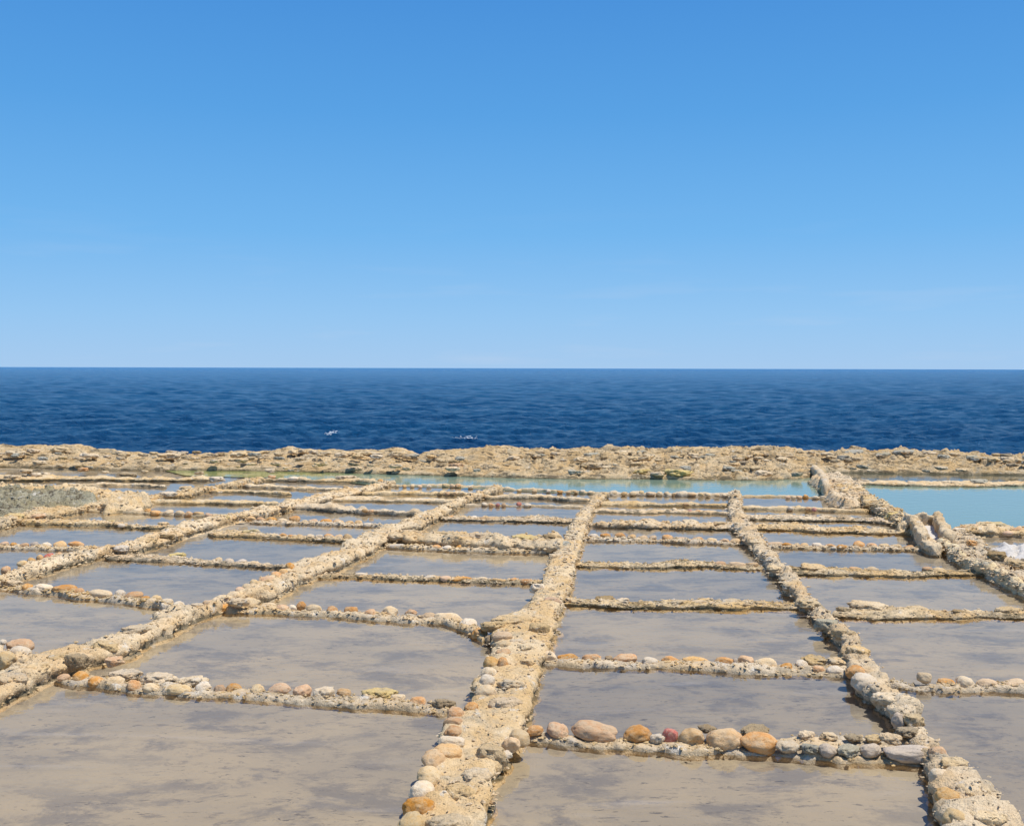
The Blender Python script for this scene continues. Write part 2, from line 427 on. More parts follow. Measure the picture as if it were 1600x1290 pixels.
PROF = np.array([(0.10, -0.075), (0.055, -0.02), (0.045, 0.002)])
def ridge_mesh(name, pairs, H, mat, rough=1.0, step=None, base=-0.06, boxy=False, slope=False, seed=0.0):
    """pairs: rows of (bx, by, ax, ay): the near foot and the far foot of the ridge on the ground"""
    pairs = np.asarray(pairs, dtype=float)
    mid = (pairs[:, :2] + pairs[:, 2:]) / 2
    dist = np.clip(np.median(mid[:, 1]), 3.5, 20)
    if step is None: step = 0.0021 * dist
    pr = resample(np.concatenate([mid, pairs], 1), step)
    B, A = pr[:, 2:4], pr[:, 4:6]
    wid = np.linalg.norm(A - B, axis=1)
    n = len(pr)
    s = np.concatenate([[0], np.cumsum(np.linalg.norm(np.diff(pr[:, :2], axis=0), axis=1))])
    wmed = np.median(wid)
    tw_ = 0.013 / wmed
    prof = [(-tw_ * 1.3, base), (-tw_, -0.020), (-tw_ * 0.5, -0.009), (0.06, -0.004), (0.06, 0.006), (0.015, 0.34 * H), (-0.01, 0.62 * H), (0.04, 0.86 * H), (0.14, 1.0 * H),
            (0.35, 1.04 * H), (0.5, 1.03 * H), (0.65, 1.04 * H), (0.86, 1.0 * H), (0.96, 0.86 * H), (1.01, 0.62 * H),
            (0.985, 0.34 * H), (0.94, 0.006), (0.94, -0.004), (1 + tw_ * 0.5, -0.009), (1 + tw_, -0.020), (1 + tw_ * 1.3, base)]
    if slope:
        prof = [(-0.06, base), (-0.03, -0.01), (0.0, 0.0), (0.03, 0.34 * H), (0.08, 0.66 * H), (0.16, 0.88 * H), (0.3, 1.0 * H), (0.5, 1.04 * H),
                (0.7, 1.0 * H), (0.84, 0.88 * H), (0.92, 0.66 * H), (0.97, 0.34 * H), (1.0, 0.0), (1.03, -0.01), (1.06, base)]
    if boxy:
        prof = [(0.02, base), (0.0, 0.3 * H), (0.0, 0.9 * H), (0.08, H), (0.5, 1.01 * H), (0.92, H), (1.0, 0.9 * H), (1.0, 0.3 * H), (0.98, base)]
    prof = np.array(prof)
    ps = np.concatenate([[0], np.cumsum(np.hypot(np.diff(prof[:, 0]) * wmed, np.diff(prof[:, 1])))])
    m = int(np.clip(ps[-1] / (step * 1.1), 14, 70))
    q = np.linspace(0, ps[-1], m)
    pt, pz = np.interp(q, ps, prof[:, 0]), np.interp(q, ps, prof[:, 1])
    T = np.repeat(pt[None], n, 0); Z = np.repeat(pz[None], n, 0)
    X = B[:, None, 0] * (1 - T) + A[:, None, 0] * T
    Y = B[:, None, 1] * (1 - T) + A[:, None, 1] * T
    # uneven height and width along the run
    lp = np.stack([s * 1.9 + seed * 7.7, np.full(n, seed), np.zeros(n)], 1)
    hv = 1 + 0.45 * rough * fbm(lp * 1.9, 4, 0.6)
    Z = np.where(Z > 0, Z * hv[:, None], Z)
    cx, cy = (X[:, :1] + X[:, -1:]) / 2, (Y[:, :1] + Y[:, -1:]) / 2
    we = 1 + 0.20 * fbm(lp * 2.3 + 31, 3)[:, None]
    wob = 0.035 * min(1.0, wmed / 0.2) * rough * fbm(lp * 1.3 + 57, 3)
    tx, ty = np.gradient(pr[:, 0]), np.gradient(pr[:, 1])
    tl = np.hypot(tx, ty) + 1e-9
    cx = cx - (ty / tl * wob)[:, None]; cy = cy + (tx / tl * wob)[:, None]
    X = X - (ty / tl * wob)[:, None]; Y = Y + (tx / tl * wob)[:, None]
    X = cx + (X - cx) * we; Y = cy + (Y - cy) * we
    # round the two ends off
    e = np.minimum(s, s[-1] - s)
    ef = np.sqrt(np.clip(e / 0.05, 0, 1))[:, None]
    X = cx + (X - cx) * (0.02 + 0.98 * ef); Y = cy + (Y - cy) * (0.02 + 0.98 * ef)
    Z = np.where(Z > 0, Z * (0.1 + 0.9 * ef), Z)
    v = np.stack([X, Y, Z], 2)
    du = np.gradient(v, axis=0); dv = np.gradient(v, axis=1)
    nn = np.cross(dv, du)
    nn /= np.linalg.norm(nn, axis=2)[..., None] + 1e-9
    if nn[n // 2, m // 2, 2] < 0: nn = -nn
    f = v.reshape(-1, 3)
    k = min(1.0, H / 0.07) * rough
    dsp = 0.020 * fbm(f * 6.0 + seed, 3, 0.55) + 0.012 * fbm(f * np.array([24, 24, 30]) + 5, 3, 0.65)
    dsp += 0.020 * (0.35 - np.abs(perlin(f * 8.5 + 61 + seed))) + 0.009 * (0.3 - np.abs(perlin(f * 19 + 11)))
    pit = perlin(f * np.array([15, 15, 26]) + 40 + seed)
    dsp -= 0.026 * sstep(0.28, 0.5, pit)
    block = perlin(f * 4.3 + 70 + seed)
    dsp += 0.012 * sstep(0.05, 0.2, block) - 0.006
    v = v + nn * (dsp.reshape(n, m) * k)[..., None]
    f = v.reshape(-1, 3)
    q4 = grid_quads(n, m)
    return mesh_np(name, f, q4, mat), f

_crv = np.array([(0, 0, 1), (1, 0, .1), (.3, 1, 0), (-.8, .6, .1), (-.9, -.5, 0), (.2, -1, .1), (0, 0, -1)], float)
_crf = np.array([(0, 1, 2), (0, 2, 3), (0, 3, 4), (0, 4, 5), (0, 5, 1), (6, 2, 1), (6, 3, 2), (6, 4, 3), (6, 5, 4), (6, 1, 5)])
def crumbs(o, f, H, n, mat, seed):
    rs = np.random.RandomState(int(seed * 977) % 99991)
    ok = np.where(f[:, 2] > -0.004)[0]
    if len(ok) < 20: return
    pick = ok[rs.randint(0, len(ok), n)]
    c = f[pick]
    c = c + rs.normal(0, 0.012, c.shape) * np.array([1, 1, 0.0])
    sz_ = 0.0025 + 0.0075 * rs.rand(n) ** 2.2
    sz_ *= np.clip(c[:, 1] / 5.0, 1, 1.7)
    ang = rs.rand(n) * 6.28
    ca, sa = np.cos(ang), np.sin(ang)
    v = _crv[None] * (0.7 + 0.6 * rs.rand(n, 7, 1)) * sz_[:, None, None] * np.stack([1 + rs.rand(n), 0.8 + 0.4 * rs.rand(n), 0.5 + 0.5 * rs.rand(n)], 1)[:, None, :]
    x = v[..., 0] * ca[:, None] - v[..., 1] * sa[:, None]; y = v[..., 0] * sa[:, None] + v[..., 1] * ca[:, None]
    v = np.stack([x, y, v[..., 2]], 2) + c[:, None, :] + np.array([0, 0, 0.002])
    fc = (_crf[None] + 7 * np.arange(n)[:, None, None]).reshape(-1, 3)
    me = mesh_np('rubble', v.reshape(-1, 3), fc, mat, smooth=False)
    me.transform(Matrix.Translation(-Vector(o.location)))
    link(bpy.data.objects.new('rubble', me), o, kind='stuff')

def add_mesh(name, me, f, parent=None, **kw):
    """link a world-space mesh with its origin at its base"""
    o = bpy.data.objects.new(name, me)
    c = np.array([(f[:, 0].min() + f[:, 0].max()) / 2, (f[:, 1].min() + f[:, 1].max()) / 2, 0.0])
    me.transform(Matrix.Translation(-Vector(c)))
    o.location = Vector(c)
    return link(o, parent, **kw)

def edges_to_pairs(left, right, zl, zr):
    L = np.array([P(x, y, zl)[:2] for x, y in left]); R = np.array([P(x, y, zr)[:2] for x, y in right])
    L = L[np.argsort(L[:, 1])]; R = R[np.argsort(R[:, 1])]
    y0, y1 = max(L[0, 1], R[0, 1]), min(L[-1, 1], R[-1, 1])
    ys = np.unique(np.concatenate([L[:, 1], R[:, 1], np.arange(y0, y1, 0.15)]))
    ys = ys[(ys >= y0) & (ys <= y1)]
    xl = np.interp(ys, L[:, 1], L[:, 0]); xr = np.interp(ys, R[:, 1], R[:, 0])
    return xl, xr, ys

def long_ridge(name, left, right, H, side, mat, label, rough=1.0, seed=0.0, group='long ridges of rock running between the columns of pans', cat='ridge', wmin=0.10):
    """side 'l': the left edge is the far top edge and the right one the near foot; 'r' the reverse"""
    zl, zr = (H, 0.0) if side == 'l' else (0.0, H)
    xl, xr, ys = edges_to_pairs(left, right, zl, zr)
    w = xr - xl
    w = np.maximum(w, wmin)
    mid = (xl + xr) / 2
    xl, xr = mid - w / 2, mid + w / 2
    pairs = np.stack([xr, ys, xl, ys], 1)
    me, f = ridge_mesh(name, pairs, H, mat, rough, seed=seed)
    o = add_mesh(name, me, f, label=label, cat=cat, group=group)
    crumbs(o, f, H, 2600, RM['c'], seed + 3)
    return o

def cross_pairs(pts, tw=0.16, hmax=0.11, hmin=0.018):
    tw = tw * 1.25
    """pts: (x, y of the top far edge, y of the near foot); height and thickness that give those lines"""
    B = [P(x, yb, 0.0) for x, yt, yb in pts]
    hs = []
    for (x, yt, yb), b in zip(pts, B):
        db = b[1]
        top = P(x, yt, 0.0)[1]
        hs.append(EYE * (1 - (db + tw) / top))
    H = float(np.clip(np.median(hs), hmin, hmax))
    rows = []
    for (x, yt, yb), b in zip(pts, B):
        a = P(x, yt, H)
        th = np.clip(a[1] - b[1], 0.09, 0.6)
        rows.append((b[0], b[1], b[0] * (b[1] + th) / b[1], b[1] + th))
    return np.array(rows), H

# unit cobbles, shared between all stones
def icosphere(sub):
    import bmesh
    bm = bmesh.new()
    bmesh.ops.create_icosphere(bm, subdivisions=sub, radius=1.0)
    v = np.array([x.co[:] for x in bm.verts]); fc = np.array([[w.index for w in fa.verts] for fa in bm.faces])
    bm.free()
    return v, fc
V3, F3 = icosphere(4)
V2, F2 = icosphere(3)
SHAPES = {'near': [], 'far': [], 'rock': []}
for i in range(12):
    for key, V, Fc in (('near', V3, F3), ('far', V2, F2)):
        s = V * (1 + 0.20 * fbm(V * 0.9 + i * 9.1, 2)[:, None] + 0.045 * fbm(V * 3.1 + i * 3.3, 3)[:, None])
        if i % 2:      # a broken face or two
            for kk in range(1 + i % 3):
                nr = _g[(i * 17 + kk * 5) % 256]; hgt = 0.62 + 0.1 * (kk % 2)
                dd = s @ nr - hgt
                s = s - np.where(dd > 0, dd * 0.85, 0)[:, None] * nr
        s = s * (1 - 0.07 * sstep(0.3, 0.5, perlin(V * 2.8 + i * 4.4)))[:, None]
        sup = np.sign(s) * np.abs(s) ** (0.86 + 0.1 * (i % 3))
        SHAPES[key].append(mesh_np('cobble', sup, Fc, SM['c']))
for i in range(10):
    V = V3
    d = 1 + 0.30 * fbm(V * 1.3 + i * 5.7, 3) + 0.09 * fbm(V * 5 + i, 3, 0.6)
    d -= 0.22 * sstep(0.25, 0.6, perlin(V * 3.2 + i * 2.2))
    s = V * d[:, None]
    s[:, 2] = np.clip(s[:, 2], -0.8, 0.62 + 0.1 * perlin(V * 2 + i))
    SHAPES['rock'].append(mesh_np('rock_lump', s, F3, SM['c']))
rnd = random.Random(11)

def stone(cx, cy, w, h, col, parent, z=0.05, name='stone', shape=None, **kw):
    """a cobble that shows w x h pixels at (cx, cy) and is bedded at height z"""
    c = P(cx, cy, z)
    d = math.hypot(c[1], EYE - z)
    sx, sz = w * d / F0 / 2 * 1.03, h * d / F0 / 2 * 1.06
    sy = min(sx * 1.0, sz * 1.35) if shape != 'rock' else sx * 0.75
    if shape == 'rock': sz = max(sz, sx * 0.42)
    key = shape or ('near' if c[1] < 7.5 else 'far')
    me = rnd.choice(SHAPES[key])
    o = bpy.data.objects.new(name, me)
    link(o, parent, **kw)
    loc = Vector(c) - (Vector(parent.location) if parent is not None else Vector((0, 0, 0)))
    o.location = loc
    o.scale = (sx, sy, sz)
    o.rotation_euler = (rnd.uniform(-0.12, 0.12), rnd.uniform(-0.10, 0.10), rnd.uniform(-0.25, 0.25) + (math.pi if rnd.random() < 0.5 else 0))
    o.material_slots[0].link = 'OBJECT'
    o.material_slots[0].material = RM.get(col, SM[col]) if shape == 'rock' else SM[col]
    return o

DIV = 'low dividers crossing between the salt pans'
def divider(pts, label, mat='rock', stones=(), tw=0.16, hmax=0.11, rough=1.0, seed=None, sz=None, name='pan_divider', fill=None):
    if mat == 'mortar' and stones:
        up = 0.10 * float(np.median([q[3] for q in stones])) * (1.0 if pts[0][2] > 900 else 0.0)
        far = pts[0][2] < 900
        pts = [(a, b - up, c - (3.0 if far else 0.0)) for a, b, c in pts]
        if far: tw *= 0.7
        hmax = hmax * (1.25 if pts[0][2] > 900 else 0.8)
    pairs, H = cross_pairs(pts, tw, hmax)
    if seed is None: seed = pts[0][0] * 0.013 + pts[0][1] * 0.037
    me, f = ridge_mesh(name, pairs, H, M[mat], rough * (1.6 if mat == 'mortar' else 1.0), slope=(mat == 'mortar'), seed=seed)
    o = add_mesh(name, me, f, label=label, cat='divider', group=DIV)
    if pts[0][2] > 800:
        ln = np.hypot(*(pairs[-1, :2] - pairs[0, :2]))
        crumbs(o, f, H, int(ln * 260), RM[rnd.choice('ct')] if mat == 'mortar' else M['rock'], abs(seed) + 1)
    z = sz if sz is not None else H * (0.78 if mat == 'mortar' else 0.85)
    for s in stones:
        stone(*s[:5], parent=o, z=z, shape=('rock' if len(s) > 5 else None))
    if fill:
        x, x1, mw = fill[0], fill[1], fill[2]
        xs = [q[0] for q in pts]
        while x < x1:
            w = mw * rnd.uniform(0.75, 1.35)
            yt = np.interp(x, xs, [q[1] for q in pts]); yb = np.interp(x, xs, [q[2] for q in pts])
            stone(x + w / 2, yt * 0.6 + yb * 0.4, w, w * rnd.uniform(0.5, 0.75), rnd.choice(fill[3]), o, z=H * 0.85)
            x += w * rnd.uniform(1.02, 1.35)
    return o

# ------------------------------------------------------------------ ground under everything
def sheet(name, x0, x1, y0, y1, z, mat, label=None, nx=2, ny=2):
    xs, ys = np.linspace(x0, x1, nx), np.linspace(y0, y1, ny)
    v = np.array([(x, y, z) for x in xs for y in ys])
    me = mesh_np(name, v, grid_quads(nx, ny), mat)
    return link(bpy.data.objects.new(name, me), kind='structure', label=label)
sheet('pan_floor', -40, 40, -6, 18.5, -0.022, M['silt'], 'beige silt floor of the shallow salt pans')

# ------------------------------------------------------------------ the rocky shore between pans and sea
BASE = [(-900, 742), (-300, 736), (0, 730), (125, 732), (160, 734), (260, 735), (400, 736), (500, 738), (600, 741), (700, 744), (800, 747), (900, 749), (1040, 749),
        (1080, 750), (1200, 751), (1262, 747), (1300, 738), (1330, 738), (1450, 740), (1600, 742), (1900, 744), (2500, 748)]
SKYL = [(-900, 700), (-300, 699), (0, 697), (60, 697), (105, 696), (130, 700), (150, 705), (180, 705), (215, 712), (250, 709), (275, 713), (310, 713), (340, 711), (370, 706),
        (400, 708), (455, 703), (480, 702), (510, 706), (560, 706), (625, 704), (655, 712), (700, 704), (760, 702), (800, 701), (850, 703), (905, 702), (935, 703), (980, 702), (1000, 703), (1060, 702), (1100, 700), (1160, 702), (1230, 702),
        (1290, 708), (1335, 704), (1380, 707), (1415, 704), (1450, 708), (1500, 709), (1560, 712), (1600, 714), (1900, 716), (2500, 718)]
HS = 0.20
def build_shelf():
    bw = np.array([P(x, y, 0.0) for x, y in BASE]); sw = np.array([P(x, y, HS) for x, y in SKYL])
    xs = np.concatenate([np.arange(-26, -10.5, 0.12), np.arange(-10.5, 10.5, 0.0165), np.arange(10.5, 26, 0.12)])
    v = np.concatenate([np.linspace(-0.012, 0.03, 7)[:-1], np.linspace(0.03, 1.0, 150), 1 + np.linspace(0.01, 0.5, 22)])
    yb = np.interp(xs, bw[:, 0], bw[:, 1]); yt = np.full_like(xs, 18.3)
    # skyline as a height profile of the crest
    sy = np.array([y for _, y in SKYL]); rx = np.array([P(x, 735, 0)[0] / P(x, 735, 0)[1] for x, _ in SKYL])
    X = np.repeat(xs[:, None], len(v), 1)
    Y = yb[:, None] + (yt - yb)[:, None] * v[None]
    # crest height so that it shows at the traced skyline
    r = xs / 18.0
    ysk = np.interp(r, rx, sy)
    hc = np.array([EYE - (y - 573 - 0.0025 * (800 + q * F0)) / F0 * 18.0 for y, q in zip(ysk, r)])
    print('crest', hc.min(), hc.max())
    V = np.repeat(v[None], len(xs), 0)
    fl = np.stack([X * 0.9, Y * 0.9, 0 * X], 2).reshape(-1, 3)
    big = fbm(fl + 3, 3).reshape(X.shape)
    front = sstep(-0.01, 0.02 , V - 0.006 * (1 + big))
    body = 0.055 + (hc[:, None] - 0.055) * sstep(0.05, 1.0, V) + 0.055 * big * sstep(0.03, 0.3, V) * (1 - sstep(0.8, 1.0, V))
    f = np.stack([X, Y, 0 * X], 2).reshape(-1, 3)
    warp = f + 0.25 * np.stack([perlin(f * 1.7), perlin(f * 1.7 + 9), 0 * f[:, 0]], 1)
    st = np.array([0.62, 1.7, 1.0])
    n1 = fbm(warp * st * 2.6 + 17, 4, 0.55).reshape(X.shape)
    n2 = fbm(warp * st * 8.5 + 7, 3, 0.6).reshape(X.shape)
    # stepped, pitted karst
    led = n1 * 3.2
    led = (np.floor(led) + sstep(0.75, 0.92, led - np.floor(led))) / 3.2
    rough = 0.070 * led + 0.034 * n2 - 0.085 * sstep(0.30, 0.45, perlin(warp * st * 5.5 + 33)).reshape(X.shape)
    right = sstep(-4, 2, X)
    amp = (0.75 + 0.6 * right) * sstep(0.0, 0.06, V)
    Z = -0.07 + (body + 0.07) * front + rough * amp * (1 - 0.5 * sstep(0.9, 1.0, V))
    crest_n = 0.040 * perlin(np.stack([xs * 2.6, 0 * xs, 0 * xs + 2.2], 1)) + 0.016 * perlin(np.stack([xs * 8.0, 0 * xs, 0 * xs + 2.2], 1))
    Z += (crest_n[:, None]) * sstep(0.8, 1.0, V)
    drop = sstep(1.0, 1.5, V)
    Z -= drop * (2.9)
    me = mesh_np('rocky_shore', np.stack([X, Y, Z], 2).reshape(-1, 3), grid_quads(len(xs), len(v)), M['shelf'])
    o = bpy.data.objects.new('rocky_shore', me)
    link(o, kind='structure', label='pitted cream limestone shelf between the pans and the sea')
    return o
shore = build_shelf()
shore_rocks = [  # (cx, cy, w, h, colour)
    (1003, 737, 26, 11, 'y'), (1060, 739, 40, 15, 'y'), (1028, 740, 20, 9, 'c'), (622, 709, 26, 10, 'c'), (712, 727, 22, 10, 'p'), (186, 706, 12, 6, 'c'),
    (268, 712, 28, 8, 'c'), (375, 710, 26, 10, 'c'), (458, 706, 14, 9, 'c'), (474, 705, 14, 10, 'c'), (490, 706, 14, 9, 'c'), (508, 708, 16, 7, 't'), (545, 709, 24, 6, 'c'),
    (580, 708, 18, 7, 'c'), (815, 703, 14, 7, 'c'), (878, 705, 16, 7, 'c'), (905, 706, 20, 7, 't'), (1000, 706, 16, 7, 'g'), (976, 706, 18, 7, 'c'), (1110, 704, 14, 8, 'g'),
    (1170, 705, 22, 7, 'b'), (1230, 706, 18, 7, 'c'), (1335, 707, 26, 7, 'g'), (1412, 707, 30, 7, 'g'), (1325, 719, 14, 9, 'b'), (1475, 713, 18, 6, 'g'), (1380, 710, 20, 6, 'g'),
    (1245, 741, 16, 8, 'g'), (1288, 744, 12, 10, 'o'), (1193, 739, 24, 8, 'c'), (130, 733, 16, 7, 'o'), (820, 722, 22, 7, 'b'), (925, 728, 34, 9, 't'), (640, 713, 26, 6, 'c'),
    (52, 704, 20, 8, 'c'), (95, 702, 26, 9, 't'), (25, 708, 30, 8, 'c'), (140, 712, 26, 8, 'w'), (1540, 717, 20, 8, 'g'), (1585, 720, 26, 8, 't')]
for s in shore_rocks:
    v = (752 - s[1]) / 50.0
    stone(*s, parent=shore, z=0.04 + 0.16 * max(0, min(1, v)), name='rock', shape='rock')
for i in range(235):
    px = rnd.uniform(-60, 1680); py = rnd.choice([rnd.uniform(705, 716), rnd.uniform(708, 738)])
    w = rnd.uniform(7, 20)
    stone(px, py + 1, w, w * rnd.uniform(0.3, 0.5), rnd.choice('ccctttggb'), shore, z=0.045 + 0.17 * (752 - py) / 50, name='rock', shape='rock')

# ------------------------------------------------------------------ big pools below the shore
def poly_water(name, pix, mat, z, label, world=False):
    pts = [tuple(P(x, y, z)) for x, y in pix]
    me = bpy.data.meshes.new(name)
    me.from_pydata(pts, [], [list(range(len(pts)))])
    me.update()
    if me.polygons[0].normal.z < 0: me.flip_normals()
    me.materials.append(mat)
    f = np.array(pts)
    c = f.mean(0)
    me.transform(Matrix.Translation(-Vector(c)))
    o = bpy.data.objects.new(name, me)
    o.location = Vector(c)
    return link(o, kind='structure', label=label)
poly_water('pool_water', [(290, 743), (400, 746), (510, 750), (610, 760), (700, 761), (790, 766), (925, 772), (1140, 774), (1300, 778), (1300, 733), (1200, 733), (900, 733), (600, 733), (400, 733), (250, 733)],
           M['pool'], -0.004, 'long turquoise pool under the shore, green at its left end')
poly_water('pool_water', [(1300, 757), (1340, 757), (1600, 756), (2100, 757), (2100, 733), (1300, 733)], M['strip'], -0.006, 'narrow sky blue pool strip against the shore at far right')
poly_water('pool_water', [(1335, 756), (1365, 782), (1400, 812), (1420, 832), (1485, 832), (1600, 834), (2100, 850), (2100, 756)], M['pool2'], -0.003, 'broad flat turquoise pool beside the stone sluice')

# ------------------------------------------------------------------ long ridges
R_ = {}
R_['L1'] = long_ridge('rock_ridge',
    [(-260, 1130), (0, 1045), (60, 1018), (105, 1003), (135, 1000), (150, 993), (180, 982), (230, 972), (242, 958), (300, 947), (345, 934), (400, 909), (440, 890), (465, 874), (520, 858), (560, 836), (600, 820), (628, 812), (655, 802), (690, 788), (720, 778), (745, 768), (775, 758)],
    [(-260, 1203), (0, 1103), (50, 1080), (90, 1062), (130, 1048), (203, 1024), (250, 1000), (310, 970), (345, 952), (425, 938), (490, 904), (530, 892), (600, 855), (665, 826), (695, 808), (720, 792), (745, 783), (762, 776), (800, 763)],
    0.078, 'l', M['rock'], 'long sandy ridge climbing from the bottom left corner to the turquoise pool', 0.8, 1.0)
R_['L0'] = long_ridge('rock_ridge',
    [(-80, 930), (0, 900), (20, 888), (60, 872), (95, 866), (125, 857), (185, 851), (212, 837), (250, 829), (287, 814), (350, 804), (400, 793), (432, 788), (445, 783), (475, 776), (515, 766), (545, 763), (580, 756), (597, 751)],
    [(-80, 942), (25, 906), (70, 897), (95, 890), (125, 881), (160, 871), (225, 861), (262, 850), (305, 835), (332, 826), (375, 813), (415, 809), (445, 800), (470, 792), (515, 784), (575, 771), (614, 759)],
    0.07, 'l', M['rock'], 'sandy ridge left of the longest ridge, red stone near its lower end', 0.7, 2.0)
R_['LZ'] = long_ridge('rock_ridge',
    [(-260, 862), (0, 808), (50, 794), (100, 790), (140, 786), (200, 782), (235, 773), (290, 765), (330, 759), (360, 753), (400, 747)],
    [(-260, 900), (0, 828), (37, 816), (80, 811), (110, 805), (140, 798), (202, 793), (235, 784), (292, 777), (332, 767), (400, 757), (440, 749)],
    0.07, 'l', M['rock'], 'leftmost sandy ridge, running in front of the grey pitted rock', 0.7, 3.0)
R_['L2'] = long_ridge('rock_ridge',
    [(600, 1400), (640, 1290), (658, 1200), (676, 1170), (694, 1140), (705, 1112), (728, 1098), (740, 1080), (744, 1060), (755, 1035), (768, 1012), (770, 998), (762, 985), (775, 966), (815, 955), (832, 930), (850, 905), (855, 880), (866, 860), (881, 843), (889, 825), (902, 802), (917, 787), (927, 773), (935, 768)],
    [(740, 1400), (765, 1290), (782, 1200), (790, 1186), (812, 1168), (820, 1130), (834, 1080), (848, 1040), (861, 1012), (881, 945), (889, 925), (898, 893), (901, 880), (906, 865), (909, 850), (917, 835), (918, 820), (927, 800), (942, 785), (952, 777), (960, 770)],
    0.072, 'l', M['rock'], 'broad pale ridge in the middle, widest at the bottom with cobbles on its left flank', 0.6, 4.0)
R_['L3'] = long_ridge('rock_ridge',
    [(1139, 768), (1141, 785), (1141, 800), (1143, 815), (1146, 830), (1160, 847), (1172, 860), (1187, 877), (1200, 892), (1220, 917), (1242, 940), (1260, 962), (1285, 987), (1307, 1010), (1320, 1030), (1325, 1055), (1342, 1079), (1364, 1102), (1382, 1127), (1400, 1145), (1440, 1170), (1446, 1195), (1475, 1290), (1510, 1400)],
    [(1155, 766), (1158, 785), (1163, 800), (1172, 815), (1183, 827), (1191, 842), (1201, 852), (1212, 865), (1226, 884), (1245, 900), (1270, 928), (1283, 945), (1310, 957), (1325, 978), (1350, 1005), (1370, 1028), (1382, 1047), (1402, 1080), (1425, 1092), (1432, 1113), (1450, 1135), (1470, 1160), (1500, 1178), (1535, 1200), (1605, 1290), (1690, 1400)],
    0.072, 'r', M['rock'], 'knobbly ridge slanting down to the bottom right corner', 1.15, 5.0)
R_['L4'] = long_ridge('rock_ridge',
    [(1282, 768), (1320, 779), (1340, 790), (1362, 797), (1378, 810), (1400, 822), (1408, 826)],
    [(1340, 752), (1362, 777), (1390, 789), (1405, 800), (1414, 812)],
    0.08, 'r', M['rock'], 'short lumpy ridge on the left bank of the broad pool, ending at the sluice', 1.3, 6.0)
R_['L4b'] = long_ridge('rock_ridge',
    [(1440, 846), (1462, 854), (1474, 858), (1490, 872), (1507, 884), (1530, 894), (1560, 903), (1575, 914), (1597, 925), (1640, 946), (1800, 1012), (2000, 1090)],
    [(1475, 842), (1495, 858), (1520, 871), (1540, 884), (1562, 893), (1582, 903), (1604, 915), (1655, 937), (1830, 1005), (2060, 1085)],
    0.085, 'r', M['cut'], 'straight rounded kerb of sandstone running right from the foot of the sluice', 0.8, 7.0)

# cobbles set along the ridges
def on(key, lst, z=0.08):
    z = z * 0.82
    for s in lst:
        stone(*s[:5], parent=R_[key], z=z, shape=('rock' if len(s) > 5 else None))
on('L1', [(308, 945, 18, 6, 'w'), (325, 942, 16, 9, 't'), (338, 939, 14, 10, 'c'), (352, 935, 16, 11, 'c'), (363, 930, 15, 12, 'c'), (375, 924, 16, 13, 'p'), (386, 918, 15, 12, 'c'), (397, 912, 14, 13, 'c'),
          (418, 907, 26, 14, 'p'), (431, 899, 18, 12, 'o'), (442, 895, 14, 13, 'y'), (453, 886, 15, 13, 'o'), (4, 1003, 11, 8, 'w'),
          (120, 1033, 34, 30, 'b', 1), (165, 1010, 40, 20, 't', 1), (215, 985, 44, 20, 't', 1), (60, 1045, 36, 22, 'c', 1), (20, 1060, 40, 20, 'c', 1), (92, 1028, 30, 18, 't', 1), (262, 965, 36, 16, 'c', 1), (178, 1032, 26, 16, 'p', 1),
          (372, 940, 30, 14, 'c', 1), (620, 838, 26, 12, 'c', 1), (640, 826, 28, 12, 't', 1), (585, 842, 22, 9, 'c', 1), (700, 792, 24, 8, 'c', 1)], 0.085)
on('L0', [(9, 891, 14, 13, 'o'), (35, 881, 16, 12, 'c'), (49, 876, 12, 10, 'y'), (62, 872, 10, 11, 'y'), (77, 870, 16, 12, 'r'), (92, 867, 11, 9, 'p'), (112, 866, 16, 8, 'w', 1), (-8, 896, 12, 10, 'c'),
          (230, 845, 30, 12, 'c', 1), (262, 838, 22, 10, 'b', 1), (190, 856, 22, 10, 'w', 1), (345, 808, 26, 9, 'y', 1), (440, 792, 20, 8, 'c', 1), (380, 806, 14, 7, 'c', 1)])
on('LZ', [(25, 806, 26, 9, 'y', 1), (60, 806, 20, 8, 'p', 1), (262, 772, 26, 9, 'w', 1), (338, 748, 22, 9, 'w', 1), (290, 762, 18, 7, 'c', 1), (175, 789, 28, 9, 'c', 1)])
